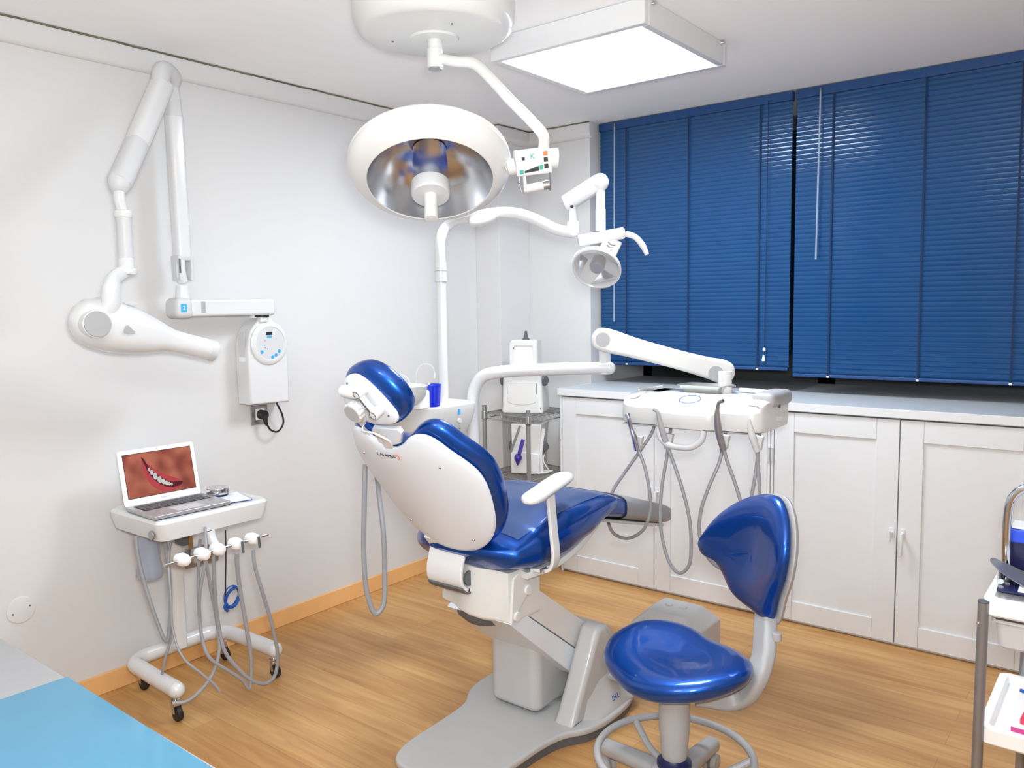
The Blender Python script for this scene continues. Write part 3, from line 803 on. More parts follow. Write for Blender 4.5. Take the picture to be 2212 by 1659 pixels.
toe = [(2.38, .200, .700, .770), (2.42, .206, .688, .778), (2.50, .206, .668, .766), (2.66, .204, .628, .720), (2.80, .201, .590, .676), (2.90, .198, .563, .645), (2.935, .192, .557, .634), (2.95, .175, .566, .624)]
rings = [sq_ring(y, hw, zb, zt, 36, 4.0, .006, 0) for y, hw, zb, zt in toe]
lr = obj('leg_rest', G().loft(rings), 'blue', t)
def off_ring(y, hw, zb, zt, o): return sq_ring(y, hw + o, zb - o, zt + o, 36, 4.0, .006)
cov = [(2.560, .2055, .653, .749)] + toe[3:]
rings = [off_ring(y, hw, zb, zt, .005) for y, hw, zb, zt in cov]
rings.append([V((CX + (p.x - CX) * .3, 2.962, p.z)) for p in rings[-1]])
g = G().loft(rings, cap=False); obj('toe_cover', g, 'covertoe', t)
# milky plastic film on the seat top
vs = []; fs = []
NX = 16
for k in range(26):
    y = 1.93 + (2.44 - 1.93) * k / 25
    _, hw, zb, zt = interp(ysec, y)
    for j in range(NX + 1):
        u = -1 + 2 * j / NX; x = u * hw * .84
        s = min(1, abs(x) / hw); zz = (1 - s ** 2.7) ** (1 / 2.7) * (zt - zb) / 2
        vs.append(V((CX + x, y, (zt + zb) / 2 + zz - .016 * (1 - s ** 2.2) * min(1, (y - 1.86) / .15) + .003)))
for k in range(25):
    for j in range(NX): a = k * (NX + 1) + j; fs.append((a, a + 1, a + NX + 2, a + NX + 1))
obj('seat_film', G()._add(vs, fs), 'cover', t)
# metal rail under the seat edge
g = G().bar([(CX + .18, 1.97, .606), (CX + .20, 2.08, .612), (CX + .21, 2.20, .640), (CX + .205, 2.32, .686), (CX + .19, 2.38, .706)], .045, .022, up=(0, 0, 1), bev=.5, smooth=True)
obj('seat_rail', g, 'lacqg', t)
obj('toe_plate', G().bar([(CX, 2.44, .676), (CX, 2.68, .612), (CX, 2.92, .550)], .34, .012, up=(0, 0, 1), bev=.5), 'ltgrey', t)
# armrest, right hand side
PXr = CX + .278
g = G().bar([(PXr - .08, 2.00, .622), (PXr - .012, 2.00, .634), (PXr + .006, 1.998, .672), (PXr + .002, 1.995, .75), (PXr - .006, 1.99, .875)], .036, .012, up=(1, 0, .2), bev=.6, smooth=True, n=4)
ar = obj('armrest_post', g, 'lacqg', t)
rings = []
P0 = PX(1148, 1078, z=.885); P1 = PX(1215, 1032, z=.885)
dd = (P1 - P0); ln = dd.length; dd.normalize(); fa = frame(P0, dd, (0, 0, 1))
o = [(p.x, p.y) for p in spline([(-.03, -.010, 0), (-.028, .016, 0), (-.005, .031, 0), (.10, .036, 0), (ln, .036, 0), (ln + .035, .026, 0), (ln + .045, 0, 0), (ln + .035, -.026, 0), (ln, -.036, 0), (.10, -.036, 0), (-.005, -.030, 0)], 5, True)]
obj('armrest_pad', G().prism(o, fa @ Matrix.Translation((0, 0, -.012)), .024, .0115, 5), 'lacqg', ar)
# backrest
BO = V((CX, 1.856, .686)); RV = V((0, -.585, .811)); NF = V((0, .811, .585))
fb = frame(BO, (1, 0, 0), V((1, 0, 0)).cross(RV)); 
# local x = +X, local y = RV, local z = x cross y
fz = V((1, 0, 0)).cross(RV)            # points (0,-.811,-.585): out of the back
fb = Matrix.Identity(4)
for i in range(3): fb[i][0] = (1, 0, 0)[i]; fb[i][1] = RV[i]; fb[i][2] = fz[i]; fb[i][3] = BO[i]
hs = [(0, .0), (.055, .004), (.11, .022), (.165, .065), (.205, .125), (.230, .20), (.246, .29), (.243, .345), (.222, .395), (.196, .435), (.170, .475), (.145, .495), (.115, .498), (.085, .487), (.055, .466), (.025, .452), (0, .449)]
def bk(sx, oy=0.0, k=1.0):
    h = [(x * sx + (oy if x > .01 else 0), .24 + (y - .24) * k) for x, y in hs]
    full = h + [(-x, y) for x, y in reversed(h[1:-1])]
    return [(p.x, p.y) for p in spline([(x, y, 0) for x, y in full], 3, True)]
bend = lambda x, y: -.75 * x * x * (1 if True else 0) - .10 * max(0, y - .40) ** 1.2
shell = obj('backrest_shell', G().pad(bk(1.0), fb, .012, .014, cen=(0, .22), bend=bend, sq=12, rings=10), 'backshell', t)
fcush = fb @ Matrix.Translation((0, 0.004, -.038))
cush = obj('backrest_cushion', G().pad([(x, y) for x, y in bk(1.0, .016, 1.03)], fcush, .036, .044, cen=(0, .22), bend=bend, sq=6.5, rings=18, sv=2.4), 'blue', t)
for u, v in ((-.155, .40), (.150, .385), (.115, .075), (-.13, .11)):
    z = .012 + bend(u, v)
    obj('shell_screw', G().ball(fb @ V((u, v, z)), .0045, 10), 'chrome', shell)
ft = frame(fb @ V((-.012, .425, .0125)), (1, 0, 0), fz)
ft = ft.copy()
text('maker_mark', 'CALAMUS', .0165, fb @ Matrix.Translation((-.026, .425, .0132)) @ Matrix.Rotation(D2R(-3), 4, 'Z'), 'navy', shell)
obj('maker_swoosh', G().tube([fb @ V((.017, .413, .0135)), fb @ V((.026, .422, .0128)), fb @ V((.020, .434, .013)), fb @ V((.010, .432, .0135))], .0013, seg=6), 'orange', shell)
# hinge bracket between backrest and seat housing
bx_ = -1.742
hb = [V((bx_, 1.836, .715)), V((bx_, 1.862, .680)), V((bx_, 1.856, .650)), V((bx_, 1.846, .615)), V((bx_, 1.848, .580)), V((bx_, 1.868, .556)), V((bx_, 1.905, .548))]
g = G().bar(hb, .150, .012, up=(0, -1, .3), bev=.6, smooth=True, n=5); obj('back_bracket', g, 'lacqg', t)
g = G().bar([(bx_, 1.846, .566), (bx_, 1.868, .546), (bx_, 1.915, .540)], .148, .008, up=(0, 0, 1), bev=.5, smooth=True); obj('bracket_edge', g, 'dkgrey', t)
obj('hinge_pin', G().cyl((bx_ + .066, 1.885, .590), (bx_ + .074, 1.885, .590), .024, seg=24), 'dkgrey', t)
# headrest
HO = V((CX + .000, 1.500, 1.176)); ra = D2R(28)
HR = V((0, -math.sin(ra), math.cos(ra))); hz = V((1, 0, 0)).cross(HR)
HM = (V((1, 0, 0)) * math.cos(D2R(9)) - HR * math.sin(D2R(9)), HR * math.cos(D2R(9)) + V((1, 0, 0)) * math.sin(D2R(9)))
HX_ = V((1, 0, 0))
fh = Matrix.Identity(4)
for i in range(3): fh[i][0] = HX_[i]; fh[i][1] = HR[i]; fh[i][2] = hz[i]; fh[i][3] = HO[i]
def sm2(P): return [(p.x, p.y) for p in spline([(x, y, 0) for x, y in P], 4, True)]
hso = sm2([(-.090, .005), (-.062, .057), (-.040, .085), (-.010, .102), (.021, .104), (.051, .086), (.078, .053), (.098, .014), (.107, -.022), (.098, -.043), (.070, -.056), (.026, -.060), (-.025, -.054), (-.070, -.032)])
hco = sm2([(-.108, .015), (-.076, .070), (-.035, .106), (.037, .122), (.086, .102), (.124, .054), (.136, .013), (.130, -.020), (.106, -.047), (.058, -.074), (-.015, -.080), (-.080, -.058)])
hbend = lambda x, y: -1.0 * (x - .01) ** 2 - 1.0 * (y - .02) ** 2
hsh = obj('headrest_shell', G().pad(hso, fh, .010, .012, bend=hbend, sq=10, rings=10), 'backshell', t)
obj('headrest_cushion', G().pad(hco, fh @ Matrix.Translation((0, 0, -.034)), .030, .038, bend=hbend, sq=5, rings=16, sv=2.3), 'blue', t)
for u, v in ((-.022, .080), (.085, -.020)): obj('shell_screw', G().ball(fh @ V((u, v, .010 + hbend(u, v))), .003, 8), 'dkgrey', hsh)
# headrest mechanism
def fhp(u, v, z): return V((CX - .010, 1.499, 1.180)) + HM[0] * (u - .004) + HM[1] * v + hz * z
g = G().cyl(fhp(-.022, .064, .028), fhp(.036, .066, .026), .017, seg=24, bev=.004); obj('clamp_cylinder', g, 'lacqg', t)
p1 = (.052, .076); p2 = (.090, .018)
g = G(); g.bar([fhp(*p1, .036), fhp((p1[0] + p2[0]) / 2, (p1[1] + p2[1]) / 2, .036), fhp(*p2, .034)], .024, .018, up=tuple(hz), bev=.6, wf=lambda s: 1.0 - .45 * math.sin(PI * s), smooth=True)
for q in (p1, p2): g.cyl(fhp(*q, .012), fhp(*q, .046), .0150, seg=24, bev=.003)
lk = obj('double_link', g, 'lacqg', t)
obj('link_slot', G().bar([fhp(.060, .066, .0455), fhp(.072, .046, .0455), fhp(.084, .026, .0455)], .003, .002, up=tuple(hz)), 'gap', lk)
for q in (p1, p2): obj('link_ring', G().lathe([(.0098, .0455), (.0098, .0472), (.0110, .0472), (.0110, .0455)], fhp(*q, 0), hz, 24, cap=False), 'gap', lk)
kc = fhp(.026, .018, .036)
g = G(); rings = []
for h, r in ((-.03, .012), (0, .014), (.0005, .024), (.004, .029), (.020, .030), (.024, .027)):
    rings.append([frame(kc, (1, 0, 0), hz) @ V(((r + .0014 * math.cos(12 * th)) * math.cos(th), (r + .0014 * math.cos(12 * th)) * math.sin(th), h)) for th in [2 * PI * k / 72 for k in range(72)]])
kn = obj('locking_knob', g.loft(rings), 'ltgrey', t)
obj('knob_face', G().cyl(kc + hz * .0235, kc + hz * .0255, .025, seg=36), 'midgrey', kn)
g = G().bar([fhp(.015, .0, .020), fhp(.004, -.035, .018), fb @ V((-.040, .552, .014)), fb @ V((-.030, .534, .024)), fb @ V((.020, .533, .030)), fb @ V((.044, .515, .030)), fb @ V((.030, .478, .024))], .024, .006, up=(0, .3, 1), bev=.5, smooth=True, n=4)
obj('headrest_stem', g, 'lacqg', t)
g = G().prism([(-.018, .531), (.084, .533), (.088, .518), (.058, .476), (.0, .456), (-.034, .470), (-.034, .515)], fb @ Matrix.Translation((0, 0, -.010)), .016, .004); obj('stem_plate', g, 'backshell', t)

# ================================================================== treatment unit beside the chair
UX, UY = -2.29, 2.39
t = thing('treatment_unit', 'white dental unit with spittoon, pole, lamp and instrument table on swing arms', 'dental unit', (UX, UY, 0))
g = G(); rings = []
for z, a, b in ((.90, .105, .10), (.925, .125, .115), (.98, .150, .135), (1.035, .160, .145), (1.055, .160, .145), (1.062, .152, .138)):
    rings.append([V((UX - .03 + x, UY - .01 + y, z)) for x, y in rrect(2 * a, 2 * b, .05, 6)])
ub = obj('spittoon_body', G().loft(rings), 'ivory', t)
obj('unit_column', G().prism(rrect(.16, .20, .03), Matrix.Translation((UX - .01, UY + .02, .56)), .345, .006), 'ivory', t)
fs_ = frame(V((UX + .130, UY - .04, 1.0)), (0, 1, 0), (1, 0, 0))
obj('touch_key', G().box((.045, .03, .001), (.012, .022, .002), mt=fs_), 'skyblue', ub)
obj('rinse_knob', G().cyl(fs_ @ V((.045, -.006, -.004)), fs_ @ V((.045, -.006, .008)), .010, seg=20, bev=.002), 'ltgrey', ub)
obj('lock_screw', G().ball(fs_ @ V((.045, -.036, .0)), .005, 10), 'chrome', ub)
BWL = PX(872, 848, d=3.06)
g = G().lathe([(.03, -.055), (.055, -.045), (.082, -.015), (.090, .022), (.093, .026), (.089, .027), (.078, -.01), (.05, -.038), (.01, -.044)], BWL, (0, 0, 1), 48, cap=False); obj('spittoon_bowl', g, 'ivory', t)
for pts in ([PX(857, 835, d=3.15), PX(858, 818, d=3.15), PX(870, 810, d=3.15), PX(882, 820, d=3.15), PX(885, 838, d=3.12)], [PX(900, 845, d=3.22), PX(901, 800, d=3.22), PX(913, 787, d=3.22), PX(932, 790, d=3.22), PX(939, 805, d=3.22), PX(938, 818, d=3.2)]):
    obj('rinse_tube', G().tube(pts, .0035, seg=8), 'lens', t)
# pole
PP = PX(959, 868, d=3.3)
g = G(); px0 = V((PP.x, PP.y, 1.055)); px1 = V((PP.x, PP.y, 1.60))
g.cyl(px0, px1, .0195, seg=24); pl = obj('pole', g, 'lacqg', t)
top = PX(952, 520, d=3.3); top = V((PP.x, PP.y, top.z))
d0 = 3.3
apts = [px1 - V((0, 0, .01)), top, PX(963, 491, d=3.28), PX(984, 476, d=3.27), PX(1010, 471, d=3.25), PX(1050, 463, d=3.22), PX(1090, 459, d=3.20), PX(1125, 463, d=3.19), PX(1163, 477, d=3.18), PX(1200, 495, d=3.17), PX(1232, 501, d=3.16), PX(1247, 498, d=3.16)]
obj('lamp_arm', G().tube(apts, .0215, seg=20, n=6), 'lacqg', t)
obj('pole_sleeve', G().lathe([(.0215, 0), (.0245, .002), (.0245, .075), (.022, .078)], (PP.x, PP.y, 1.545), (0, 0, 1), 28), 'lacqg', t)
obj('pole_ring', G().cyl((PP.x, PP.y, 1.588), (PP.x, PP.y, 1.591), .0252, seg=28), 'midgrey', t)
g = G().prism([(p.x, p.y) for p in spline([(-.05, -.03, 0), (.03, -.028, 0), (.06, -.006, 0), (.05, .018, 0), (-.04, .016, 0), (-.055, -.005, 0)], 4, True)], frame(PX(1043, 470, d=3.17), RIGHT + UP * .1, -FWD), .05, .01); obj('arm_joint', g, 'lacqg', t)
# lamp arm second stage
J = PX(1238, 495, d=3.16)
g = G(); g.cyl(J + V((0, 0, -.028)), J + V((0, 0, .03)), .0235, seg=24, bev=.006); g.cyl(J + V((0, 0, .02)), J + V((0, 0, .085)), .0165, .0145, seg=20); obj('riser', g, 'lacqg', t)
J2 = V((J.x, J.y, PX(1236, 430, d=3.16).z)); J3 = PX(1297, 394, d=3.08)
g = G(); g.bar([J2 + V((-.028, 0, -.015)), J3 + V((-.005, 0, 0))], .05, .062, up=(0, 0, 1), bev=.6, wf=None); g.ball(J3, (.032, .032, .034), 20)
bo = obj('balance_arm', g, 'lacqg', t)
obj('arm_knob', G().ball(PX(1235, 446, d=3.12), .0065, 10), 'black', bo)
K = PX(1297, 498, d=3.08)
g = G(); g.cyl((J3.x, J3.y, J3.z - .01), (J3.x, J3.y, K.z), .018, .0165, seg=24); g.cyl((J3.x, J3.y, J3.z - .10), (J3.x, J3.y, K.z), .0195, seg=24); ds = obj('drop_stem', g, 'lacqg', t)
obj('stem_ring', G().cyl((J3.x, J3.y, K.z + .035), (J3.x, J3.y, K.z + .037), .0199, seg=24), 'midgrey', ds)
g = G().cyl(PX(1248, 521, d=3.02), PX(1350, 503, d=3.02), .0215, seg=28, bev=.009); cb_ = obj('lamp_crossbar', g, 'ivory', t)
hp_ = [PX(1352, 505, d=3.02), PX(1372, 512, d=3.02), PX(1388, 530, d=3.02), PX(1398, 550, d=3.02)]
obj('lamp_handle', G().tube(hp_, [.011, .0105, .0115, .008], seg=16), 'ivory', cb_)
DLc = PX(1289, 578, d=2.98)
ln_ = (vw * .75 + V((.0, -.15, -.75))).normalized()
ln_ = ((CAMC - DLc).normalized() * .70 + V((0, 0, -1)) * .62 - RIGHT * .22).normalized()
g = G().lathe([(.02, -.085), (.035, -.08), (.05, -.055), (.075, -.03), (.090, -.006), (.092, .006), (.088, .010), (.084, .006)], DLc, ln_, 48, cap=False); lh = obj('lamp_head', g, 'lacqg', t)
g = G().lathe([(.087, .004), (.07, -.02), (.045, -.04), (.01, -.05)], DLc, ln_, 40, cap=False); obj('lamp_mirror', g, 'ltgrey', lh)
g = G().lathe([(.026, -.045), (.028, -.005), (.022, .006), (.002, .008)], DLc, ln_, 28); obj('lamp_bulb', g, 'steel', lh)
g = G().lathe([(.091, .006), (.084, .022), (.06, .034), (.02, .040), (.002, .041)], DLc, ln_, 40, cap=False); obj('lamp_shield', g, 'lens', lh)
g = G()
for k in range(26):
    a = PI * (.42 + .62 * k / 25); f_ = frame(DLc, RIGHT, ln_)
    q = f_ @ V((.0925 * math.cos(a), .0925 * math.sin(a), 0)); g.ball(q, .0035, 6)
obj('rim_beads', g, 'lacqg', lh)
f_ = frame(DLc, RIGHT, ln_)
for a0 in (20, 140, 260):
    a1_ = D2R(a0); a2_ = D2R(a0 + 80)
    obj('reflector_facet', G().loft([[f_ @ V((.084 * math.cos(a1_), .084 * math.sin(a1_), .003)), f_ @ V((.084 * math.cos(a2_), .084 * math.sin(a2_), .003)), f_ @ V((.040 * math.cos((a1_ + a2_) / 2), .040 * math.sin((a1_ + a2_) / 2), -.036))], [f_ @ V((.086 * math.cos(a1_), .086 * math.sin(a1_), .001)), f_ @ V((.086 * math.cos(a2_), .086 * math.sin(a2_), .001)), f_ @ V((.041 * math.cos((a1_ + a2_) / 2), .041 * math.sin((a1_ + a2_) / 2), -.039))]]), 'mirror', lh)
fv = frame(PX(1316, 538, d=3.03), RIGHT - UP * .5, -FWD + UP * .2)
g = G().box((0, 0, 0), (.07, .075, .05), .008, mt=fv); lb = obj('lamp_housing', g, 'lacqg', t)
for k in range(4): obj('vent_slot', G().bar([fv @ V((-.015 + .002 * k, .014 - .012 * k, .0255)), fv @ V((.0, .008 - .012 * k, .0262)), fv @ V((.016 - .002 * k, .014 - .012 * k, .0255))], .003, .001, up=tuple(-FWD), smooth=True), 'dkgrey', lb)
# delivery arm
DA = PX(1022, 940, d=3.4)
r0 = V((DA.x, DA.y, 0))
zt_ = PX(1060, 803, d=3.38).z
e1 = PX(1316, 795, d=3.3)
e1b = e1 + (e1 - PX(1180, 798, d=3.36)).normalized() * .02
pts = [V((DA.x, DA.y, .60)), V((DA.x, DA.y, .80)), V((DA.x, DA.y, 1.04)), V((DA.x + .012, DA.y + .004, 1.11)), V((DA.x + .045, DA.y + .016, 1.158)), V((DA.x + .10, DA.y + .04, zt_)), PX(1180, 798, d=3.36), e1]
obj('swing_arm', G().tube(pts, .0255, seg=24, n=7).ball(e1, (.0262, .0262, .0255), 20), 'lacqg', t)
obj('arm_bracket', G().bar([(UX, UY + .03, .60), (DA.x, DA.y, .60), (CX - .26, 2.36, .60)], .09, .05, up=(0, 0, 1), bev=.4), 'ivory', t)
E1 = PX(1302, 733, d=3.24)
g = G(); g.cyl((e1.x - .02, e1.y, e1.z - .026), (e1.x - .02, e1.y, e1.z + .02), .027, seg=24, bev=.005); g.bar([(e1.x - .02, e1.y, e1.z), (e1.x - .022, e1.y, E1.z)], .04, .05, up=(0, 1, 0), bev=.8); obj('elbow', g, 'lacqg', t)
E2 = PX(1556, 806, d=3.02)
nf = (CAMC - E1); nf.z = 0; nf.normalize()
sd = (E2 - E1).normalized(); fr = frame(E1, sd, nf); Ls = (E2 - E1).length
o = [(p.x, p.y) for p in spline([(-.045, 0, 0), (-.03, .036, 0), (0, .046, 0), (.05, .046, 0), (.12, .040, 0), (.30, .037, 0), (Ls - .06, .041, 0), (Ls, .046, 0), (Ls + .03, .034, 0), (Ls + .043, 0, 0), (Ls + .03, -.036, 0), (Ls, -.046, 0), (Ls - .06, -.041, 0), (.30, -.037, 0), (.12, -.040, 0), (.0, -.045, 0), (-.03, -.036, 0)], 4, True)]
sa = obj('spring_arm', G().prism(o, fr @ Matrix.Translation((0, 0, -.035)), .075, .014), 'ivory', t)
for q in (V((0, .0, .0402)), V((Ls - .03, -.012, .0402))): obj('pivot_cap', G().cyl(fr @ q, fr @ (q + V((0, 0, .003))), .029, seg=28), 'midgrey', sa)
TX0, TX1, TY0, TY1 = -1.618, -1.050, 2.70, 2.98
q_ = PX(1566, 830, d=3.09); g = G().cyl((q_.x, q_.y, 1.02), (q_.x, q_.y, E2.z), .026, seg=24); obj('table_stem', g, 'ivory', t)
# instrument table: front outline with central bulge, sloping top
def tsec(z, ins, fy_):
    x0, x1 = TX0 + ins, TX1 - ins; xm = -1.36
    f = [(x0, TY1), (x0 - .006, 2.86), (x0 + .004, 2.74), (x0 + .03, fy_ + .012), (x0 + .08, fy_), (xm - .10, fy_), (xm - .065, fy_ - .022), (xm + .0, fy_ - .034), (xm + .07, fy_ - .034), (xm + .13, fy_ - .022), (xm + .165, fy_), (x1 - .06, fy_), (x1 - .02, fy_ + .012), (x1, 2.74), (x1 + .004, 2.86), (x1, TY1)]
    P = spline([(x, y, 0) for x, y in f], 3)
    zs = []
    for p in P:
        k = min(1, max(0, (p.y - 2.68) / .10)); zs.append(V((p.x, max(p.y, 2.62), z + (k * .040 if z > 1.045 else 0))))
    return zs
rings = [tsec(.990, .012, 2.715), tsec(.995, .004, 2.706), tsec(1.02, 0, 2.70), tsec(1.046, .002, 2.705), tsec(1.056, .008, 2.722), tsec(1.062, .03, 2.76), tsec(1.064, .06, 2.80)]
tb = obj('instrument_table', G().loft(rings), 'ivory', t)
obj('lower_seam', G().bb((TX0 + .02, 2.71, .986), (TX1 - .02, 2.95, .991), .002), 'midgrey', tb)
obj('logo_ring', G().lathe([(.036, 0), (.036, .0012), (.0335, .0012), (.0335, 0)], (-1.355, 2.770, 1.094), (0, -.30, 1), 36, cap=False), 'cable', tb) if False else None
fo = frame(V((-1.335, 2.752, 1.0935)), (1, 0, 0), (0, -.34, 1))
go = G(); rr_ = [fo @ V((.040 * math.cos(a), .034 * math.sin(a), 0)) for a in [2 * PI * k / 40 for k in range(41)]]; obj('logo_ring', go.tube(rr_, .0012, seg=6, smooth=False), 'cable', tb)
g = G().tube([(-1.425, 2.68, .992), (-1.418, 2.675, .960), (-1.385, 2.67, .932), (-1.335, 2.67, .926), (-1.285, 2.67, .932), (-1.252, 2.675, .960), (-1.246, 2.68, .992)], .0115, seg=14); obj('table_handle', g, 'ltgrey', tb)
obj('side_dial', G().cyl((TX1 + .0, 2.86, 1.03), (TX1 + .022, 2.86, 1.03), .012, seg=20, bev=.003), 'lens', tb)
obj('side_key', G().cyl((TX1 + .0, 2.87, 1.075), (TX1 + .008, 2.87, 1.075), .008, seg=16), 'dkgrey', tb)
obj('end_bulge', G().bb((TX1 - .075, 2.80, 1.07), (TX1 + .012, 3.0, 1.125), .022, 4), 'midgrey', tb)
obj('tray_rest', G().bb((-1.50, 2.82, 1.098), (-1.16, 2.995, 1.106), .004), 'ivory', tb)
obj('silicone_mat', G().bb((TX0 + .02, 2.84, 1.100), (-1.505, 2.99, 1.104), .001), 'midgrey', tb)
obj('mat_rim', G().bar([(TX0 + .025, 2.83, 1.108), (TX0 + .045, 2.985, 1.108)], .010, .010, bev=.6), 'ivory', tb)
# handpieces and their hoses
def hand(name, tip, hose_pts, mt_, head, label=None):
    hpz = [PX(px, py, y=yy) for px, py, yy in tip]
    n = len(hpz)
    a = hpz[0]; b = hpz[-1]
    ho_ = obj('holder', G().prism([(-.013, -.026), (.013, -.026), (.017, .022), (-.017, .022)], frame(b + V((-.002, .024, .030)), (1, 0, -.1), (0, -1, .0)), .022, .004), 'ltgrey', tb)
    hd2 = obj(name, G().tube(hpz, [r * 1.25 for r in head], seg=14, n=5), mt_, tb)
    hs_ = [PX(px, py, y=yy) for px, py, yy in hose_pts]
    obj('hose', G().tube(hs_, .0064, seg=10, n=8), 'hose', tb)
    return hd2
hand('air_water_syringe', [(1355, 894, 2.655), (1359, 905, 2.655), (1363, 925, 2.66), (1370, 945, 2.665), (1377, 972, 2.675)],
     [(1377, 968, 2.675), (1391, 1003, 2.68), (1403, 1060, 2.68), (1405, 1105, 2.68), (1388, 1146, 2.68), (1352, 1163, 2.69), (1322, 1148, 2.70), (1312, 1108, 2.71), (1323, 1062, 2.72), (1350, 1020, 2.74), (1382, 975, 2.77), (1408, 935, 2.80), (1414, 918, 2.81)], 'chrome', [.009, .008, .006, .009, .010])
hand('turbine_handpiece', [(1411, 884, 2.645), (1419, 888, 2.65), (1424, 905, 2.655), (1430, 928, 2.66), (1442, 968, 2.675)],
     [(1442, 965, 2.675), (1455, 1000, 2.68), (1475, 1060, 2.68), (1489, 1120, 2.68), (1493, 1180, 2.68), (1488, 1222, 2.68), (1468, 1238, 2.685), (1450, 1222, 2.69), (1434, 1178, 2.70), (1426, 1120, 2.71), (1430, 1050, 2.73), (1440, 990, 2.76), (1449, 925, 2.80)], 'midgrey', [.005, .005, .007, .009, .009])
hand('contra_angle_handpiece', [(1562, 866, 2.635), (1553, 870, 2.64), (1550, 884, 2.645), (1549, 900, 2.65), (1553, 935, 2.66), (1563, 972, 2.675)],
     [(1563, 968, 2.675), (1572, 1000, 2.68), (1590, 1050, 2.68), (1608, 1120, 2.68), (1610, 1190, 2.68), (1590, 1226, 2.68), (1560, 1229, 2.685), (1530, 1205, 2.69), (1512, 1160, 2.70), (1514, 1105, 2.71), (1532, 1050, 2.73), (1555, 995, 2.76), (1568, 930, 2.80)], 'steel', [.0055, .005, .006, .009, .0105, .009])
hand('scaler_handpiece', [(1618, 905, 2.645), (1621, 925, 2.65), (1626, 945, 2.655), (1636, 975, 2.67)],
     [(1635, 970, 2.67), (1638, 1010, 2.68), (1641, 1070, 2.68), (1638, 1140, 2.68), (1625, 1180, 2.69), (1612, 1140, 2.70), (1622, 1080, 2.71), (1634, 1010, 2.73), (1641, 930, 2.80)], 'ltgrey', [.003, .008, .0105, .008])
# suction hoses on the chair's far side
a_ = V((UX + .06, UY - .12, .95)); b_ = PX(806, 1002, d=2.75)
obj('assistant_arm', G().bar([a_, b_ + V((0, .02, .03))], .05, .035, up=(0, 0, 1), bev=.5), 'ivory', t)
obj('suction_hose', G().tube([PX(789, 1003, d=2.75), PX(787, 1090, d=2.75), PX(786, 1200, d=2.76), PX(794, 1285, d=2.77), PX(812, 1326, d=2.78), PX(827, 1310, d=2.79), PX(831, 1240, d=2.8), PX(828, 1150, d=2.8), PX(820, 1080, d=2.82), PX(812, 1010, d=2.82)], .0088, seg=12), 'hose', t)
# things on the unit
cp = PX(935, 850, d=3.17)
tag(obj('drinking_cup', G().lathe([(.002, 0), (.026, 0), (.0275, .004), (.0335, .080), (.0355, .083), (.0345, .086), (.032, .083), (.026, .006), (.002, .005)], (cp.x, cp.y, 1.0625), (0, 0, 1), 36), 'cup'),
    'shiny blue plastic drinking cup on the spittoon unit', 'cup')
bo_ = PX(905, 862, d=3.10)
tag(obj('paper_box', G().box((bo_.x, bo_.y, 1.0625 + .036), (.065, .055, .070), .006, mt=None), 'white'), 'small plain white box beside the blue cup', 'box')
# tray with instruments on the instrument table
tz = 1.1065
c = V((-1.345, 2.905, tz))
t = thing('instrument_tray', 'small stainless steel tray holding dental instruments on the instrument table', 'tray', c)
g = G()
def trr(w, h, z, r=.012): return [V((c.x + x, c.y + y, z)) for x, y in rrect(w, h, r, 4)]
g.loft([trr(.15, .085, tz), trr(.178, .112, tz + .026), trr(.190, .124, tz + .027), trr(.188, .122, tz + .029), trr(.174, .108, tz + .028), trr(.147, .082, tz + .002)])
obj('pan', g, 'tray', t)
tag(obj('dental_mirror', G().tube([c + V((-.05, .02, .010)), c + V((.03, .01, .018)), c + V((.13, -.012, .030))], [.0025, .0035, .004], seg=8), 'chrome'), 'thin steel dental mirror handle lying across the tray', 'dental instrument')
tag(obj('tweezers', G().tube([c + V((-.055, -.015, .009)), c + V((.0, -.012, .010)), c + V((.055, .004, .014))], [.001, .003, .002], seg=8), 'steel'), 'steel tweezers lying in the tray', 'dental instrument')
tag(obj('white_rod', G().tube([V((-1.225, 2.95, tz + .009)), V((-1.17, 2.945, tz + .0092)), V((-1.115, 2.94, tz + .009))], [.009, .009, .007], seg=14), 'ivory'), 'short white rod lying right of the steel tray', 'dental instrument')

# ================================================================== operator stool
t = thing('operator_stool', 'blue saddle stool with grey column, foot ring and blue backrest', 'stool', (-1.02, 2.0, 0))
so = [(-1.245, 2.00), (-1.268, 2.09), (-1.235, 2.19), (-1.165, 2.24), (-1.08, 2.245), (-.99, 2.205), (-.90, 2.175), (-.83, 2.11), (-.812, 2.02), (-.86, 1.925), (-.955, 1.868), (-1.06, 1.868), (-1.16, 1.92)]
so = [(p.x, p.y) for p in spline([(x, y, 0) for x, y in so], 6, True)]
sbend = lambda x, y: .045 * (((x + 1.03) * .82 - (y - 2.06) * .57) / .23) ** 2 * .55 + .020 * (((x + 1.03) * .57 + (y - 2.06) * .82) / .2)
obj('seat', G().pad(so, Matrix.Translation((0, 0, .415)), .038, .045, cen=(-1.03, 2.05), bend=sbend, sq=5, rings=20, dish=.012, sv=2.2), 'blue', t)
obj('seat_pan', G().prism([(-1.03 + (x + 1.03) * .55, 2.05 + (y - 2.05) * .55) for x, y in so], Matrix.Translation((0, 0, .368)), .012, .004), 'dkgrey', t)
cx_, cy_ = -1.005, 1.985
obj('gas_column', G().lathe([(.033, .175), (.037, .19), (.0405, .25), (.043, .26), (.044, .372)], (cx_, cy_, 0), (0, 0, 1), 36), 'midgrey', t)
obj('column_gaiter', G().lathe([(.046, .150), (.049, .156), (.048, .166), (.038, .172), (.034, .178)], (cx_, cy_, 0), (0, 0, 1), 36), 'navy', t)
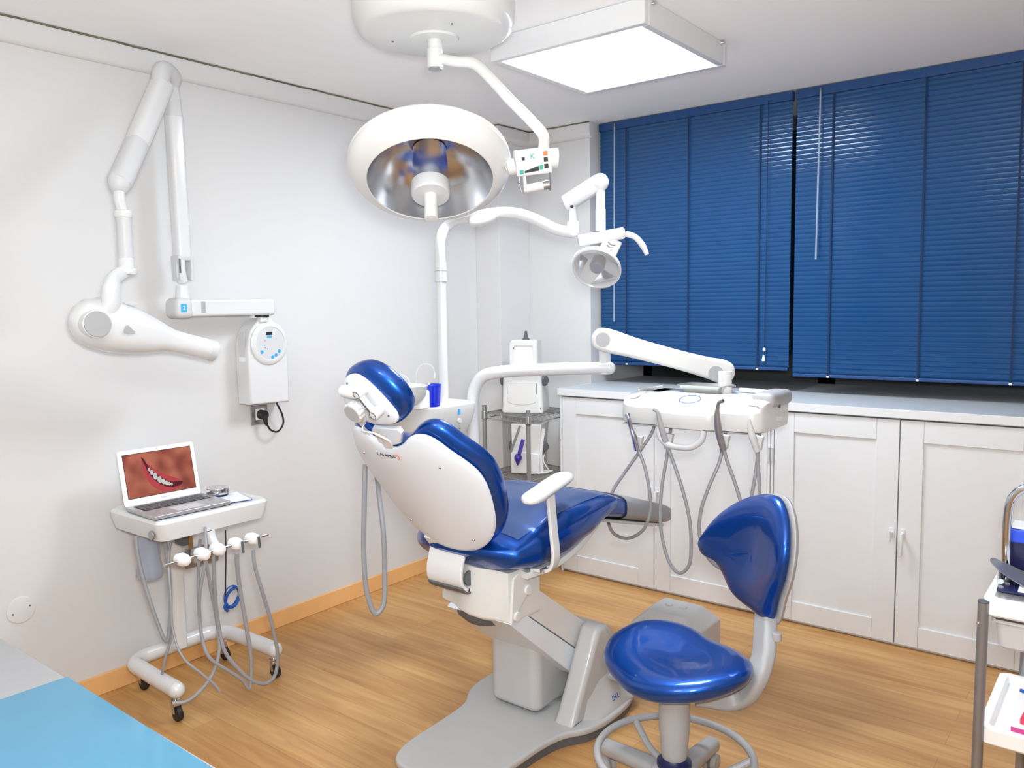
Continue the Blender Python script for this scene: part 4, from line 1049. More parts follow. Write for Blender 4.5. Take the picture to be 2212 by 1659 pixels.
obj('hub', G().lathe([(.03, .050), (.055, .065), (.07, .10), (.066, .140), (.050, .152)], (cx_, cy_, 0), (0, 0, 1), 36), 'midgrey', t)
for k in range(5):
    a = D2R(165 + 72 * k); d = V((math.cos(a), math.sin(a), 0)); c0 = V((cx_, cy_, 0))
    g = G().bar([c0 + d * .03 + V((0, 0, .112)), c0 + d * .12 + V((0, 0, .105)), c0 + d * .285 + V((0, 0, .082))], .066, .044, up=(0, 0, 1), bev=.8, smooth=True, wf=lambda s: 1.1 - .35 * s)
    leg = obj('base_arm', g, 'midgrey', t)
    e = c0 + d * .278; sd_ = V((-d.y, d.x, 0))
    g = G(); g.cyl(e + V((0, 0, .078)), e + V((0, 0, .045)), .012, seg=14)
    for s in (-1, 1): g.cyl(e + sd_ * (.004 * s) + V((0, 0, .0285)), e + sd_ * (.022 * s) + V((0, 0, .0285)), .0275, seg=24, bev=.005)
    obj('castor', g, 'midgrey', leg)
ring = [V((cx_ + .216 * math.cos(2 * PI * k / 64), cy_ + .216 * math.sin(2 * PI * k / 64), .184)) for k in range(65)]
g = G().tube(ring, .0105, seg=12, smooth=False, cap=False)
fr_ = obj('foot_ring', g, 'midgrey', t)
for k in range(3):
    a = D2R(30 + 120 * k); d = V((math.cos(a), math.sin(a), 0)); c0 = V((cx_, cy_, 0))
    obj('ring_spoke', G().tube([c0 + d * .05 + V((0, 0, .135)), c0 + d * .13 + V((0, 0, .138)), c0 + d * .214 + V((0, 0, .180))], .0105, seg=10), 'midgrey', fr_)
# backrest
bn = V((-.57, -.82, .12)).normalized(); bU = V((.82, -.57, 0)).normalized(); bA = V((-.87, 2.30, .70)) + bU * .026
fk = frame(bA, bU, bn)
ko = [(-.06, -.175), (.035, -.178), (.065, -.150), (.085, -.09), (.118, -.02), (.122, .06), (.085, .135), (.02, .180), (-.065, .178), (-.165, .140), (-.255, .070), (-.305, .0), (-.325, -.045), (-.305, -.075), (-.245, -.085), (-.205, -.115), (-.165, -.155), (-.12, -.170)]
ko = [(p.x, p.y) for p in spline([(x, y, 0) for x, y in ko], 4, True)]
kb = lambda x, y: .75 * (x + .09) ** 2 - .25 * y * y
obj('backrest', G().pad(ko, fk, .040, .012, cen=(-.06, .0), bend=kb, sq=5, rings=18, dish=.016, sv=2.2), 'blue', t)
obj('backrest_shell', G().pad([(-.09 + (x + .09) * 1.03, y * 1.03) for x, y in ko], fk @ Matrix.Translation((.004, -.002, -.014)), .010, .022, cen=(-.06, 0), bend=kb, sq=9, rings=10), 'midgrey', t)
bb_ = fk @ V((-.005, -.145, -.045))
pts = [V((-.97, 2.05, .356)), V((-.87, 2.11, .352)), PX(1634, 1452, d=2.27), PX(1648, 1420, d=2.29), PX(1652, 1380, d=2.33), PX(1656, 1330, d=2.38), fk @ V((-.02, -.06, -.050))]
br_ = obj('back_bracket', G().bar(pts, .086, .040, up=tuple(-bn), bev=.7, smooth=True, n=6), 'midgrey', t)
q = PX(1678, 1375, d=2.29)
obj('adjusting_knob', G().cyl(q - V((.0, 0, .012)), q + V((.0, 0, .012)), .014, seg=20, bev=.004), 'midgrey', br_)

# ================================================================== grey floor box and its duct
t = thing('floor_connection_box', 'grey plastic connection box on the floor behind the blue stool', 'floor box', (-1.5, 2.98, 0))
def br2(x0, x1, y0, y1, z): return [V(((x0 + x1) / 2 + x, (y0 + y1) / 2 + y, z)) for x, y in rrect(x1 - x0, y1 - y0, .02, 4)]
obj('body', G().loft([br2(-1.665, -1.372, 2.875, 3.14, .001), br2(-1.665, -1.372, 2.875, 3.14, .120), br2(-1.660, -1.377, 2.882, 3.135, .130), br2(-1.615, -1.43, 2.925, 3.10, .176), br2(-1.605, -1.44, 2.935, 3.09, .180)]), 'basegrey', t)
for dx_ in (-.035, .03): obj('cap', G().cyl((-1.52 + dx_, 3.02, .178), (-1.52 + dx_, 3.02, .186), .016, seg=20, bev=.002), 'basegrey', t)
g = G().bar([(-1.72, 2.648, .030), (-1.74, 2.76, .030), (-1.71, 2.90, .030), (-1.66, 2.98, .030), (-1.648, 3.0, .030)], .075, .055, up=(0, 0, 1), bev=.7, smooth=True)
tag(obj('supply_duct', g, 'midgrey'), 'dark grey ribbed duct running along the floor to the grey box', 'duct')

# ================================================================== wheeled instrument cart
t = thing('instrument_cart', 'white wheeled dental cart with a tray top, hanging hoses and tubular base', 'cart', (-2.85, 1.63, 0))
X0, X1, Y0, Y1 = -3.025, -2.655, 1.395, 1.845
def tr(z, ins, r=.03): return [V(((X0 + X1) / 2 + x, (Y0 + Y1) / 2 + y, z)) for x, y in rrect(X1 - X0 - 2 * ins, Y1 - Y0 - 2 * ins, r, 5)]
ct_ = obj('tray_top', G().loft([tr(.645, .022), tr(.650, .012), tr(.69, .002), tr(.712, .0), tr(.722, .006), tr(.726, .016)]), 'lacqg', t)
obj('side_button', G().cyl((-2.705, Y0 + .002, .672), (-2.705, Y0 - .006, .672), .017, seg=28, bev=.003), 'steel', ct_)
obj('column', G().prism(rrect(.055, .055, .02), Matrix.Translation((-2.985, 1.625, .12)), .53), 'lacqg', t)
u = [(-2.655, 1.425, .115), (-2.90, 1.435, .115), (-2.985, 1.445, .115), (-3.02, 1.485, .115), (-3.025, 1.55, .115), (-3.025, 1.73, .115), (-3.015, 1.79, .115), (-2.97, 1.825, .115), (-2.90, 1.835, .115), (-2.66, 1.84, .115)]
g = G().tube(u, .029, seg=24, n=7); g.ball((-2.655, 1.425, .115), .0292, 18); g.ball((-2.66, 1.84, .115), .0292, 18); obj('tubular_base', g, 'lacqg', t)
for x, y in ((-2.668, 1.425), (-3.0, 1.475), (-2.675, 1.84), (-2.985, 1.815)):
    g = G(); g.cyl((x, y, .09), (x, y, .060), .007, seg=12); g.cyl((x, y, .076), (x, y, .072), .015, seg=20); g.cyl((x, y, .068), (x, y, .062), .015, seg=20)
    for s in (-1, 1): g.bar([(x, y + .014 * s, .064), (x + .012, y + .014 * s, .03)], .016, .002, up=(0, 1, 0))
    c_ = obj('castor', g, 'chrome', t)
    obj('wheel', G().cyl((x + .012, y - .011, .0265), (x + .012, y + .011, .0265), .026, seg=28, bev=.006), 'black', c_)
rl = obj('holder_rail', G().cyl((-2.60, 1.378, .589), (-2.60, 1.79, .600), .0052, seg=14), 'chrome', t)
obj('rail_bracket', G().tube([(-2.61, 1.592, .594), (-2.635, 1.592, .602), (-2.655, 1.59, .62), (-2.665, 1.588, .648)], [.012, .016, .019, .020], seg=16), 'lacqg', rl)
HY = [1.445, 1.520, 1.580, 1.655, 1.725]
for i, y in enumerate(HY):
    z = .590 + (y - 1.38) * .025
    g = G(); g.lathe([(.004, -.034), (.015, -.028), (.0225, -.008), (.0225, .008), (.016, .022), (.004, .026)], (-2.60, y, z), (.95, .3, -.15), 24)
    hd3 = obj('instrument_holder', g, 'white', t)
    if i >= 3: obj('metal_clip', G().bar([(-2.572, y + .006, z + .012), (-2.568, y + .006, z - .03)], .009, .006, up=(1, 0, 0), bev=.5), 'dkgrey', hd3)
def ch(name, pts, r=.0048, m_='hose'):
    return obj(name, G().tube([PX(a, b, x=xx) for a, b, xx in pts], r * 1.25, seg=9, n=8), m_, t)
ch('hose', [(293, 1158, -2.80), (298, 1200, -2.79), (318, 1280, -2.76), (340, 1345, -2.73), (356, 1382, -2.71), (361, 1384, -2.71), (367, 1340, -2.71), (368, 1280, -2.72), (364, 1220, -2.74), (357, 1170, -2.78)], .0055)
ch('hose', [(370, 1165, -2.76), (364, 1210, -2.73), (369, 1290, -2.70), (373, 1360, -2.68), (395, 1420, -2.64), (435, 1455, -2.60), (462, 1478, -2.58), (475, 1494, -2.57)], .0036)
ch('hose', [(362, 1215, -2.74), (367, 1300, -2.72), (370, 1370, -2.71), (358, 1420, -2.72), (350, 1456, -2.74)], .004)
ch('hose', [(432, 1165, -2.72), (429, 1230, -2.69), (430, 1310, -2.66), (437, 1380, -2.63), (452, 1420, -2.60), (495, 1450, -2.58), (525, 1470, -2.57), (538, 1488, -2.565), (543, 1440, -2.57), (540, 1400, -2.575)], .0048)
ch('hose', [(541, 1405, -2.575), (530, 1340, -2.58), (518, 1270, -2.585), (512, 1215, -2.575), (512, 1195, -2.57)], .0062)
ch('hose', [(444, 1205, -2.60), (455, 1270, -2.62), (468, 1340, -2.64), (474, 1400, -2.62), (462, 1450, -2.60), (430, 1495, -2.58), (400, 1516, -2.58), (372, 1519, -2.60)], .0048)
ch('hose', [(461, 1200, -2.60), (465, 1290, -2.62), (472, 1350, -2.63), (485, 1405, -2.61), (510, 1440, -2.59), (545, 1470, -2.565), (575, 1476, -2.56), (592, 1462, -2.56), (600, 1420, -2.56), (590, 1360, -2.56), (570, 1290, -2.56), (550, 1220, -2.57), (547, 1188, -2.575)], .0055)
ch('hose', [(443, 1140, -2.66), (445, 1180, -2.595), (443, 1215, -2.60), (432, 1280, -2.62), (430, 1330, -2.64)], .0045)
# water bottle under the tray
g = G().lathe([(.012, .645), (.036, .640), (.040, .61), (.039, .54), (.045, .505), (.046, .482), (.040, .470), (.002, .468)], (-2.865, 1.462, 0), (0, 0, 1), 32); obj('water_bottle', g, 'bottle', t)
obj('dip_tube', G().cyl((-2.865, 1.462, .64), (-2.865, 1.462, .60), .006, seg=12), 'steel', t)
obj('valve_block', G().bb((-2.86, 1.56, .575), (-2.80, 1.60, .648), .004), 'dkgrey', t)
obj('valve_pipe', G().cyl((-2.80, 1.590, .648), (-2.80, 1.590, .56), .008, seg=14), 'brass', t)
obj('socket_strip', G().bb((-2.90, 1.66, .640), (-2.70, 1.80, .648), .002), 'ltgrey', t)
# blue coiled cable hanging from a black lead
g = G().tube([PX(487, 1145, x=-2.70), PX(488, 1200, x=-2.69), PX(487, 1260, x=-2.68), PX(488, 1300, x=-2.68)], .0026, seg=8); cl = obj('cable_lead', g, 'black', t)
for k in range(6):
    cc = PX(502, 1290, x=-2.68) + V((.003 * k - .008, .002 * math.sin(k * 2), .0015 * math.cos(k * 3)))
    a = .030 - .0022 * (k % 3); b = .040 - .003 * ((k * 2) % 3); ti = D2R(12 + 5 * (k % 3))
    pts = [cc + V((.004 * math.sin(2 * th + k), a * math.cos(th) * math.cos(ti) + b * math.sin(th) * math.sin(ti), b * math.sin(th) * math.cos(ti) - a * math.cos(th) * math.sin(ti) * .5)) for th in [2 * PI * j / 30 for j in range(31)]]
    obj('cable_loop', G().tube(pts, .0026, seg=8, smooth=False, cap=False), 'cable', cl)
obj('cable_tie', G().tube([PX(489, 1302, x=-2.675), PX(486, 1312, x=-2.675), PX(492, 1320, x=-2.675)], .006, seg=8), 'cable', cl)
# laptop on the cart
z0 = .7285
t = thing('laptop', 'open silver laptop on the cart showing a close-up smile', 'laptop', (-2.78, 1.54, z0))
hb0 = V((-2.905, 1.403, z0)); hb1 = V((-2.893, 1.697, z0)); ud = (hb1 - hb0).normalized(); fd = V((ud.y, -ud.x, 0))
lf = frame(hb0, ud, (0, 0, 1))       # x along hinge, y = z cross x -> towards the wall
L_ = (hb1 - hb0).length; Dp = .225
g = G().prism(rrect(L_, Dp, .012, 4, L_ / 2, -Dp / 2), lf, .013, .003); bs = obj('keyboard_base', g, 'alu', t)
kbs = G().prism(rrect(L_ - .04, .095, .004, 3, L_ / 2, -.068), lf @ Matrix.Translation((0, 0, .0128)), .0008); kbo = obj('key_well', kbs, 'black', bs)
for r in range(5):
    for k in range(13):
        w_ = (L_ - .046) / 13
        g = G().box((.023 + w_ * (k + .5), -.030 - .0185 * r, .0142), (w_ * .84, .0155, .0012), .0004, 1, mt=lf)
        o = obj('key', g, 'dkgrey', bs)
obj('touchpad', G().prism(rrect(.10, .07, .004, 3, L_ / 2, -.172), lf @ Matrix.Translation((0, 0, .0129)), .0005), 'ltgrey', bs)
obj('front_pad', G().prism(rrect(L_ - .01, .004, .001, 2, L_ / 2, -Dp + .004), lf @ Matrix.Translation((0, 0, -.0014)), .0014), 'navy', bs)
la = D2R(12); up_ = (V((0, 0, 1)) * math.cos(la) - fd * math.sin(la)).normalized()
sf = frame(hb0 + V((0, 0, .010)), ud, ud.cross(up_) * 1.0)
# make local y = up_
nz_ = ud.cross(up_)
sfm = Matrix.Identity(4)
for i in range(3): sfm[i][0] = ud[i]; sfm[i][1] = up_[i]; sfm[i][2] = nz_[i]; sfm[i][3] = (hb0 + V((0, 0, .010)))[i]
side = 1 if nz_.dot(CAMC - hb0) > 0 else -1
HS = .205
lid = obj('lid', G().prism(rrect(L_, HS, .010, 4, L_ / 2, HS / 2), sfm @ Matrix.Translation((0, 0, -.003)), .006, .002), 'white', t)
zf = .0032 * side
def flat(name, ptsl, zz, m_, par): return obj(name, G().prism(ptsl, sfm @ Matrix.Translation((0, 0, zf + zz * side)), .0003 * side), m_, par)
SW, SH = L_ - .036, HS - .045
sx, sy = .018, .028
flat('screen_edge', rrect(SW + .004, SH + .004, .001, 1, sx + SW / 2, sy + SH / 2), 0.0, 'black', lid)
def skin_mat():
    m = bpy.data.materials.new('screen_skin'); m.use_nodes = True; nt = m.node_tree; b = nt.nodes['Principled BSDF']
    tc = nt.nodes.new('ShaderNodeTexCoord'); nz = nt.nodes.new('ShaderNodeTexNoise'); nz.inputs['Scale'].default_value = 14; nz.inputs['Detail'].default_value = 1
    cr = nt.nodes.new('ShaderNodeValToRGB'); cr.color_ramp.elements[0].position = .35; cr.color_ramp.elements[1].position = .65
    cr.color_ramp.elements[0].color = lin((150, 66, 52)); cr.color_ramp.elements[1].color = lin((206, 118, 92))
    nt.links.new(tc.outputs['Object'], nz.inputs['Vector']); nt.links.new(nz.outputs['Fac'], cr.inputs['Fac'])
    b.inputs['Base Color'].default_value = (.01, .01, .01, 1); b.inputs['Roughness'].default_value = .2
    nt.links.new(cr.outputs['Color'], b.inputs['Emission Color']); b.inputs['Emission Strength'].default_value = .6
    return m
def scr(name, rgb): return mat(name, (8, 8, 8), .3, emit=rgb, estr=.6)
M['s_skin'] = skin_mat(); M['s_lip'] = scr('screen_lip', (206, 74, 84)); M['s_dark'] = scr('screen_mouth', (92, 24, 34)); M['s_tooth'] = scr('screen_tooth', (226, 226, 222)); M['s_cheek'] = scr('screen_cheek', (214, 128, 104))
scn = flat('screen', rrect(SW, SH, .001, 1, sx + SW / 2, sy + SH / 2), .0004, 's_skin', lid)
def S(u, v): return (sx + SW * u, sy + SH * v)
def sm(p, n=5): return [(q.x, q.y) for q in spline([(x, y, 0) for x, y in p], n, True)]
flat('lips', sm([S(.26, .86), S(.33, .74), S(.44, .56), S(.58, .41), S(.74, .28), S(.80, .17), S(.72, .05), S(.56, .03), S(.42, .11), S(.32, .30), S(.265, .55)]), .0010, 's_lip', lid)
flat('mouth', sm([S(.255, .91), S(.29, .86), S(.32, .74), S(.37, .60), S(.46, .43), S(.55, .31), S(.64, .235), S(.74, .215), S(.81, .185), S(.78, .12), S(.70, .10), S(.58, .125), S(.47, .22), S(.39, .36), S(.33, .52), S(.30, .68)]), .0013, 's_dark', lid)
tp = [(.345, .595, .014, .045), (.373, .515, .020, .060), (.418, .420, .028, .082), (.475, .320, .028, .080), (.524, .265, .024, .068), (.567, .220, .021, .056), (.605, .190, .018, .045), (.640, .172, .015, .032)]
for u_, v_, a, b in tp: flat('tooth', sm([S(u_ - a, v_ + b * .7), S(u_ + a * .4, v_ + b), S(u_ + a, v_ + b * .3), S(u_ + a, v_ - b * .6), S(u_, v_ - b), S(u_ - a, v_ - b * .4)], 3), .0016, 's_tooth', lid)
obj('webcam', G().prism(ellipse(.0016, .0016, 10, L_ / 2, HS - .008), sfm @ Matrix.Translation((0, 0, zf)), .0004 * side), 'black', lid)
if side > 0: text('lid_mark', 'MacBook', .0065, sfm @ Matrix.Translation((L_ / 2, .013, zf)), 'midgrey', lid)
# tin and papers
tn = V((-2.835, 1.733, .7285))
t = thing('round_tin', 'round shiny silver tin right of the laptop', 'tin', tn)
obj('tin_body', G().lathe([(.036, 0), (.041, .004), (.041, .009)], tn, (0, 0, 1), 40), 'navy', t)
obj('tin_lid', G().lathe([(.041, .009), (.0435, .011), (.0435, .030), (.041, .034), (.038, .033), (.002, .0325)], tn, (0, 0, 1), 48), 'chrome', t)
fp = frame((-2.755, 1.765, .7285), (.25, 1, 0), (0, 0, 1))
t = thing('document_sleeve', 'white papers in a blue-edged sleeve under the silver tin on the cart', 'papers', (-2.755, 1.765, .7283))
obj('sleeve', G().prism(rrect(.105, .165, .004, 3), fp @ Matrix.Translation((-.02, 0, 0)), .0012), 'cable', t)
obj('sheet', G().prism(rrect(.099, .159, .002, 2), fp @ Matrix.Translation((-.02, 0, .0012)), .0006), 'paper', t)

# ================================================================== utility trolley at the right edge
t = thing('utility_trolley', 'white and chrome utility trolley cut off by the right edge', 'trolley', (-.02, 2.45, 0))
TXa, TXb, TYa, TYb = -.292, .22, 2.235, 2.62
for x, y in ((TXa, TYa), (TXb, TYa), (TXa + .055, TYb + .01), (TXb, TYb)):
    pz = .705 if y == TYa else .62
    ps = obj('post', G().cyl((x - .006, y, .07), (x - .006, y, pz), .0125, seg=24), 'dkmetal', t)
    obj('post_cap', G().cyl((x - .006, y, pz), (x - .006, y, pz + .005), .0128, seg=24, bev=.002), 'dkgrey', ps)
    if y == TYa: obj('post_bolt', G().ball((x - .014, y - .011, pz - .052), .0045, 10), 'chrome', ps)
    g = G(); g.cyl((x - .006, y, .07), (x - .006, y, .05), .008, seg=12); g.cyl((x - .018, y, .03), (x + .006, y, .03), .03, seg=24, bev=.005); obj('castor', g, 'black', ps)
def shelf(z, h, mt_, name, x0=TXa - .008):
    g = G(); r = .02
    def rr(i, zz): return [V(((x0 + TXb) / 2 + x, (TYa + TYb) / 2 + y, zz)) for x, y in rrect(TXb - x0 - 2 * i, TYb - TYa - 2 * i, r, 4)]
    g.loft([rr(.006, z - h), rr(0, z - h + .006), rr(0, z - .002), rr(.004, z), rr(.020, z), rr(.026, z - .014), rr(.04, z - .016)])
    return obj(name, g, mt_, t)
shelf(.716, .045, 'trolleyw', 'top_shelf')
shelf(.385, .042, 'trolleyw', 'lower_shelf')
g = G()
def rr(x0, x1, y0, y1, z): return [V(((x0 + x1) / 2 + x, (y0 + y1) / 2 + y, z)) for x, y in rrect(x1 - x0, y1 - y0, .015, 4)]
g.loft([rr(-.262, .18, 2.28, 2.56, .582), rr(-.269, .19, 2.27, 2.57, .590), rr(-.276, .20, 2.262, 2.58, .652), rr(-.284, .205, 2.252, 2.585, .654), rr(-.284, .205, 2.252, 2.585, .664)])
obj('drawer', g, 'ltgrey', t)
obj('drawer_slot', G().bb((TXa + .02, 2.2425, .6655), (TXb - .01, 2.60, .6705)), 'gap', t)
hpts = [V((-.283, 2.50, .70)), V((-.285, 2.50, .865)), V((-.277, 2.50, .915)), V((-.250, 2.50, .945)), V((-.20, 2.50, .952)), V((.10, 2.50, .952)), V((.16, 2.50, .94)), V((.18, 2.50, .90)), V((.18, 2.50, .70))]
obj('push_handle', G().tube(hpts, .0115, seg=18), 'chrome', t)
# clipboard with papers lying on the trolley
t = thing('clipboard', 'dark blue clipboard with a steel clip lying on the white trolley', 'clipboard', (-.14, 2.40, .717))
fcb = frame((-.284, 2.40, .719), (1, .04, 0), (0, 0, 1))
obj('board', G().prism(rrect(.32, .21, .01, 4, .16, 0), fcb, .0035, .001), 'navy', t)
g = G().prism([(p.x, p.y) for p in spline([(-.030, .018, 0), (-.022, .050, 0), (.02, .062, 0), (.075, .064, 0), (.085, 0, 0), (.075, -.05, 0), (.03, -.048, 0), (-.010, -.022, 0)], 4, True)], fcb @ Matrix.Translation((.0, 0, .030)) @ Matrix.Rotation(D2R(24), 4, 'Y'), .002, .0006)
obj('clip', g, 'dkmetal', t)
g = G().tube([fcb @ V((.005, -.055, .012)), fcb @ V((.0, 0, .016)), fcb @ V((.005, .06, .012))], .007, seg=12); g.bar([fcb @ V((.01, -.04, .004)), fcb @ V((.012, .045, .004))], .028, .006, up=(0, 0, 1), bev=.5)
obj('clip_spring', g, 'chrome', t)
tag(obj('paper_sheet', G().prism(rrect(.22, .19, .002, 2, .155, .0), fcb @ Matrix.Translation((0, 0, .0038)), .0008), 'paper'), 'white paper sheets held by the clipboard on the trolley', 'papers')
t = thing('plastic_case', 'bright blue plastic case with white rim standing behind the clipboard', 'case', (-.05, 2.54, .717))
obj('case_body', G().bb((-.282, 2.522, .7175), (.12, 2.60, .800), .006), 'navy', t)
obj('case_band', G().bb((-.284, 2.518, .790), (.122, 2.604, .829), .006), 'blueband', t)
obj('case_rim', G().bb((-.280, 2.520, .829), (.120, 2.602, .834), .002), 'white', t)
# contents of the lower shelf
def carton(name, lo, hi, m_, label, marks, rot=0.0):
    lo = V(lo); hi = V(hi); c = (lo + hi) / 2; t = thing(name, label, 'box', (c.x, c.y, lo.z))
    mt = Matrix.Translation(c) @ Matrix.Rotation(D2R(rot), 4, 'Z'); s = hi - lo
    b = obj('carton', G().box((0, 0, 0), s, .002, mt=mt), m_, t)
    for (u, v, w_, h_, mm, face) in marks:
        if face == 'f': obj('print', G().box((u * s.x, -s.y / 2 - .0004, v * s.z), (w_ * s.x, .0008, h_ * s.z), mt=mt), mm, b)
        else: obj('print', G().box((u * s.x, v * s.y, s.z / 2 + .0004), (w_ * s.x, h_ * s.y, .0008), mt=mt), mm, b)
    return t
zb_ = .3695
carton('flat_box', (-.235, 2.275, zb_), (.05, 2.36, zb_ + .020), 'white', 'flat box with a magenta band, nearest on the lower trolley shelf', [(-.05, 0, .88, .62, 'magenta', 'f')], -3)
carton('flat_box', (-.215, 2.29, zb_ + .0205), (.06, 2.365, zb_ + .036), 'red', 'thin rose red box stacked on the magenta banded box', [(.1, 0, .5, .2, 'paper', 'f')], -4)
carton('medicine_box', (-.235, 2.37, zb_), (.04, 2.455, zb_ + .050), 'white', 'white box with grey lettering in the middle of the lower trolley shelf', [(-.2, .2, .35, .10, 'midgrey', 'f'), (-.1, -.02, .5, .10, 'midgrey', 'f'), (-.15, -.24, .4, .08, 'midgrey', 'f'), (.1, .1, .2, .14, 'magenta', 't'), (-.2, -.2, .4, .05, 'midgrey', 't')])
carton('medicine_box', (-.225, 2.47, zb_), (.04, 2.585, zb_ + .075), 'paper', 'taller white box at the back of the lower trolley shelf', [(.12, .0, .18, .12, 'magenta', 'f'), (-.2, -.25, .4, .10, 'ltgrey', 'f')])
tag(obj('ballpoint_pen', G().cyl((-.232, 2.425, zb_ + .0545), (-.03, 2.385, zb_ + .0545), .0042, seg=12, bev=.001), 'cable'), 'blue pen lying on the white boxes of the trolley', 'pen')

# ================================================================== wire shelf rack in the corner
t = thing('wire_shelf_rack', 'chrome wire shelf rack in the corner left of the cabinets', 'shelf rack', (-2.68, 3.42, 0))
RA = D2R(-7); ro = V((-2.512, 3.315, 0)); rx = V((-math.cos(RA), -math.sin(RA) * -1 * -1, 0)); rx = V((-math.cos(D2R(9)), math.sin(D2R(9)), 0)); ry = V((rx.y, -rx.x, 0)) * 1.0
ry = V((math.sin(D2R(9)), math.cos(D2R(9)), 0))
ry = V((0.0, 1, 0))
RW, RD = .345, .40
def rp(u, v, z): return ro + rx * (u * RW) + ry * (v * RD) + V((0, 0, z))
for u, v in ((0, 0), (1, 0), (0, 1), (1, 1)):
    b = rp(u, v, 0)
    ps = obj('post', G().cyl(b + V((0, 0, .012)), b + V((0, 0, .905)), .0115, seg=16), 'wire', t)
    obj('post_cap', G().cyl(b + V((0, 0, .905)), b + V((0, 0, .908)), .012, seg=16), 'black', ps)
    obj('post_foot', G().cyl(b, b + V((0, 0, .014)), .015, seg=16), 'black', ps)
    for z in (.50, .833, .12): obj('collar', G().cyl(b + V((0, 0, z)), b + V((0, 0, z + .004)), .0145, seg=16), 'black', ps)
for z in (.158, .535, .868):
    g = G()
    for dz in (0, -.028):
        for (a, b) in (((0, 0), (1, 0)), ((1, 0), (1, 1)), ((1, 1), (0, 1)), ((0, 1), (0, 0))): g.cyl(rp(*a, z + dz), rp(*b, z + dz), .0028, seg=6)
    for (a, b) in (((0, 0), (1, 0)), ((1, 0), (1, 1)), ((1, 1), (0, 1)), ((0, 1), (0, 0))):
        n = 22
        zz = [rp(a[0] + (b[0] - a[0]) * k / n, a[1] + (b[1] - a[1]) * k / n, z - (.028 if k % 2 else 0)) for k in range(n + 1)]
        g.tube(zz, .0012, seg=5, smooth=False)
    for k in range(1, 20): g.cyl(rp(k / 20, 0, z + .003), rp(k / 20, 1, z + .003), .0011, seg=5)
    for k in range(1, 4): g.cyl(rp(0, k / 4, z), rp(1, k / 4, z), .0022, seg=5)
    obj('wire_shelf', g, 'wire', t)
    for u, v in ((0, 0), (1, 0), (0, 1), (1, 1)):
        obj('sleeve', G().lathe([(.0125, -.034), (.016, -.030), (.0145, .006), (.0125, .010)], rp(u, v, z), (0, 0, 1), 16), 'wire', t)
# upper machine
zs = .8735
c = rp(.50, .45, zs)
t = thing('tabletop_mixer', 'tall white tabletop device with dark side knobs on the upper wire shelf', 'dental device', c)
fm_ = frame(c, (.91, .41, 0), (0, 0, 1))
def fr2(w, d, z, dy=0, r=.02): return [fm_ @ V((x, y + dy, z)) for x, y in rrect(w, d, r, 5)]
lw = obj('lower_housing', G().loft([fr2(.222, .20, 0), fr2(.226, .205, .01), fr2(.222, .20, .05), fr2(.210, .19, .22), fr2(.198, .18, .245)]), 'ivory', t)
out = [(-.078, .165), (-.078, .06), (-.05, .048), (0, .042), (.05, .048), (.078, .06), (.078, .165)]
fd_ = frame(fm_ @ V((0, -.0965, 0)), fm_.to_3x3() @ V((1, 0, 0)), -(fm_.to_3x3() @ V((0, 1, 0))))
def facepts(l): return [(x, y) for x, y in l]
ff2 = Matrix.Identity(4); ax_ = fm_.to_3x3() @ V((1, 0, 0)); ay_ = V((0, 0, 1)); az_ = ax_.cross(ay_); oo = fm_ @ V((0, -.0975, 0))
for i in range(3): ff2[i][0] = ax_[i]; ff2[i][1] = ay_[i]; ff2[i][2] = az_[i]; ff2[i][3] = oo[i]
obj('door_gap', G().prism([(x * 1.035, y - .005) for x, y in out], ff2 @ Matrix.Translation((0, 0, -.001)), .002), 'gap', lw)
obj('front_door', G().prism(out, ff2 @ Matrix.Translation((0, 0, .0)), .005, .0015), 'ivory', lw)
obj('switch', G().box((.100, .022, .0), (.008, .018, .004), mt=ff2), 'black', lw)
up2 = G()
up2.loft([fr2(.155, .12, .22, .02, .012), fr2(.152, .118, .378, .02, .012), fr2(.142, .108, .388, .02, .012)])
uh = obj('upper_tower', up2, 'ivory', t)
obj('tower_recess', G().box((-.002, .29, .0405), (.105, .09, .004), .001, mt=ff2 @ Matrix.Translation((0, 0, -.0)) @ Matrix.Translation((0, 0, -.004 - .0))), 'lacq', uh) if False else None
rc = fm_ @ V((0, -.0405, .0))
f3 = ff2.copy(); o3 = fm_ @ V((0, -.0395, 0))
for i in range(3): f3[i][3] = o3[i]
obj('tower_frame', G().loft([[f3 @ V((x, y + .311, 0)) for x, y in rrect(.150, .135, .01, 4)], [f3 @ V((x, y + .311, .012)) for x, y in rrect(.150, .135, .01, 4)], [f3 @ V((x * 1, y + .308, .012)) for x, y in rrect(.104, .10, .004, 4)], [f3 @ V((x * 1, y + .308, .001)) for x, y in rrect(.100, .096, .004, 4)]], cap=False), 'ivory', uh)
obj('inner_panel', G().box((0, .308, .0012), (.100, .096, .002), mt=f3), 'white', uh)
obj('indicator', G().box((-.052, .344, .0125), (.004, .010, .001), mt=f3), 'dkgrey', uh)
for s in (-1, 1): obj('side_knob', G().lathe([(.008, 0), (.028, .003), (.030, .014), (.022, .022), (.002, .023)], fm_ @ V((s * .106, -.05, .172)), fm_.to_3x3() @ V((s, -.55, 0)), 28), 'dkgrey', t)
g = G().lathe([(.020, .0), (.020, .004), (.013, .010), (.010, .028), (.008, .030), (.0075, .044), (.004, .047)], fm_ @ V((.0, .02, .388)), (0, 0, 1), 24)
tag(obj('rubber_stopper', g, 'dkgrey'), 'small dark grey cone on top of the tall white device', 'stopper')
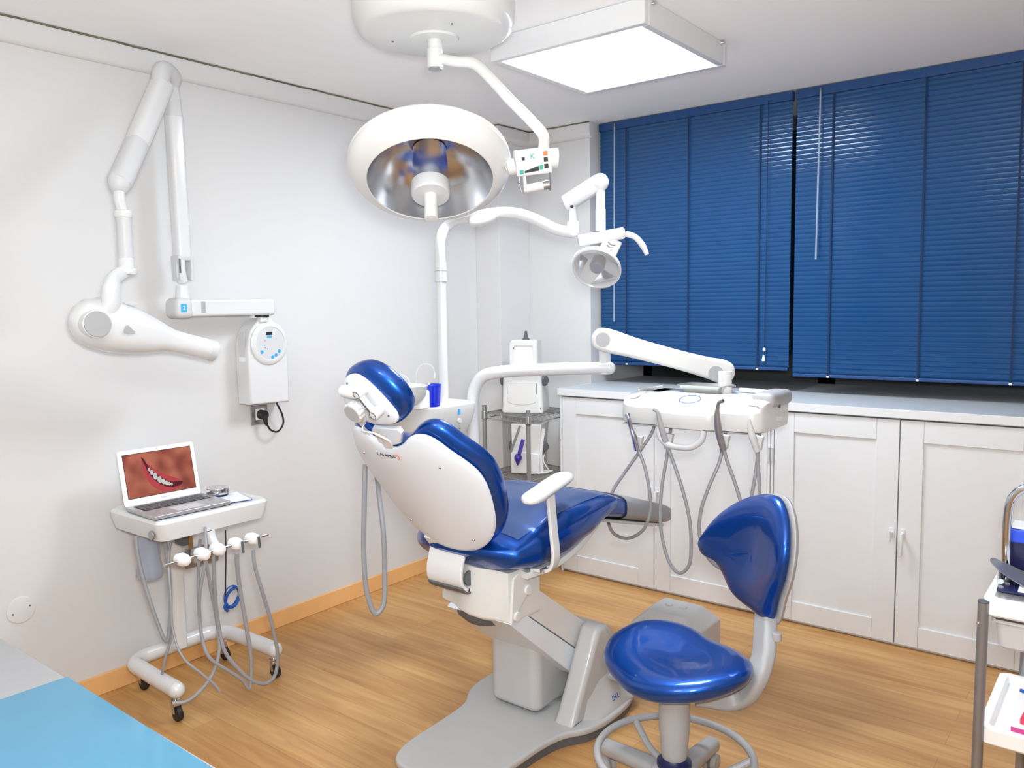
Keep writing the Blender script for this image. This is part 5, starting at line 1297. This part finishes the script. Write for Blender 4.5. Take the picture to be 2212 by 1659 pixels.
# lower machine
zs = .5405
c = rp(.43, .45, zs)
t = thing('cartridge_dispenser', 'white device with a violet lever on the lower wire shelf', 'dental device', c)
fm_ = frame(c, (.93, .37, 0), (0, 0, 1)); ax_ = fm_.to_3x3() @ V((1, 0, 0)); ay_ = fm_.to_3x3() @ V((0, 1, 0))
bd = [(-.078, 0), (.078, 0), (.075, .14), (.086, .24), (.088, .27), (-.082, .27), (-.080, .14)]
o4 = fm_ @ V((0, .09, 0)); ff4 = Matrix.Identity(4); az4 = ax_.cross(V((0, 0, 1)))
for i in range(3): ff4[i][0] = ax_[i]; ff4[i][1] = (0, 0, 1)[i]; ff4[i][2] = az4[i]; ff4[i][3] = o4[i]
hb_ = obj('housing', G().prism(bd, ff4, .17, .008), 'ivory', t)
obj('lower_front', G().prism([(-.080, .004), (.078, .004), (.076, .112), (.0, .122), (-.080, .118)], ff4 @ Matrix.Translation((0, 0, .168)), .018, .006), 'lacqg', hb_)
obj('side_rib', G().tube([ff4 @ V((.085, .01, .16)), ff4 @ V((.082, .13, .165)), ff4 @ V((.098, .25, .160))], .010, seg=12), 'lacqg', hb_)
obj('lever', G().bar([ff4 @ V((-.012, .19, .176)), ff4 @ V((-.030, .115, .195))], .020, .012, up=tuple(az4), bev=.5), 'violet', t)
g = G().lathe([(.004, 0), (.012, .02), (.021, .035), (.021, .045), (.014, .06)], ff4 @ V((-.040, .052, .196)), V((.1, .0, 1)), 16); obj('mixing_tip', g, 'violet', t)
obj('toothed_rod', G().bar([ff4 @ V((-.082, .120, .180)), ff4 @ V((-.030, .262, .172))], .012, .008, up=tuple(az4)), 'dkmetal', t)
for s in (-1, 1): obj('side_knob', G().lathe([(.008, 0), (.026, .003), (.030, .014), (.022, .026), (.002, .027)], ff4 @ V((s * .080, .145, .12)), ax_ * s + az4 * .55, 12), 'dkgrey', t)
cc = rp(.08, .45, .556)
obj('mains_lead', G().tube([ff4 @ V((.088, .13, .03)), cc + V((.0, -.02, .06)), cc + V((.02, 0, .0)), cc + V((-.03, -.05, -.004)), cc + V((.01, .05, -.004)), cc + V((-.05, .02, -.005))], .0035, seg=8), 'ltgrey', t)
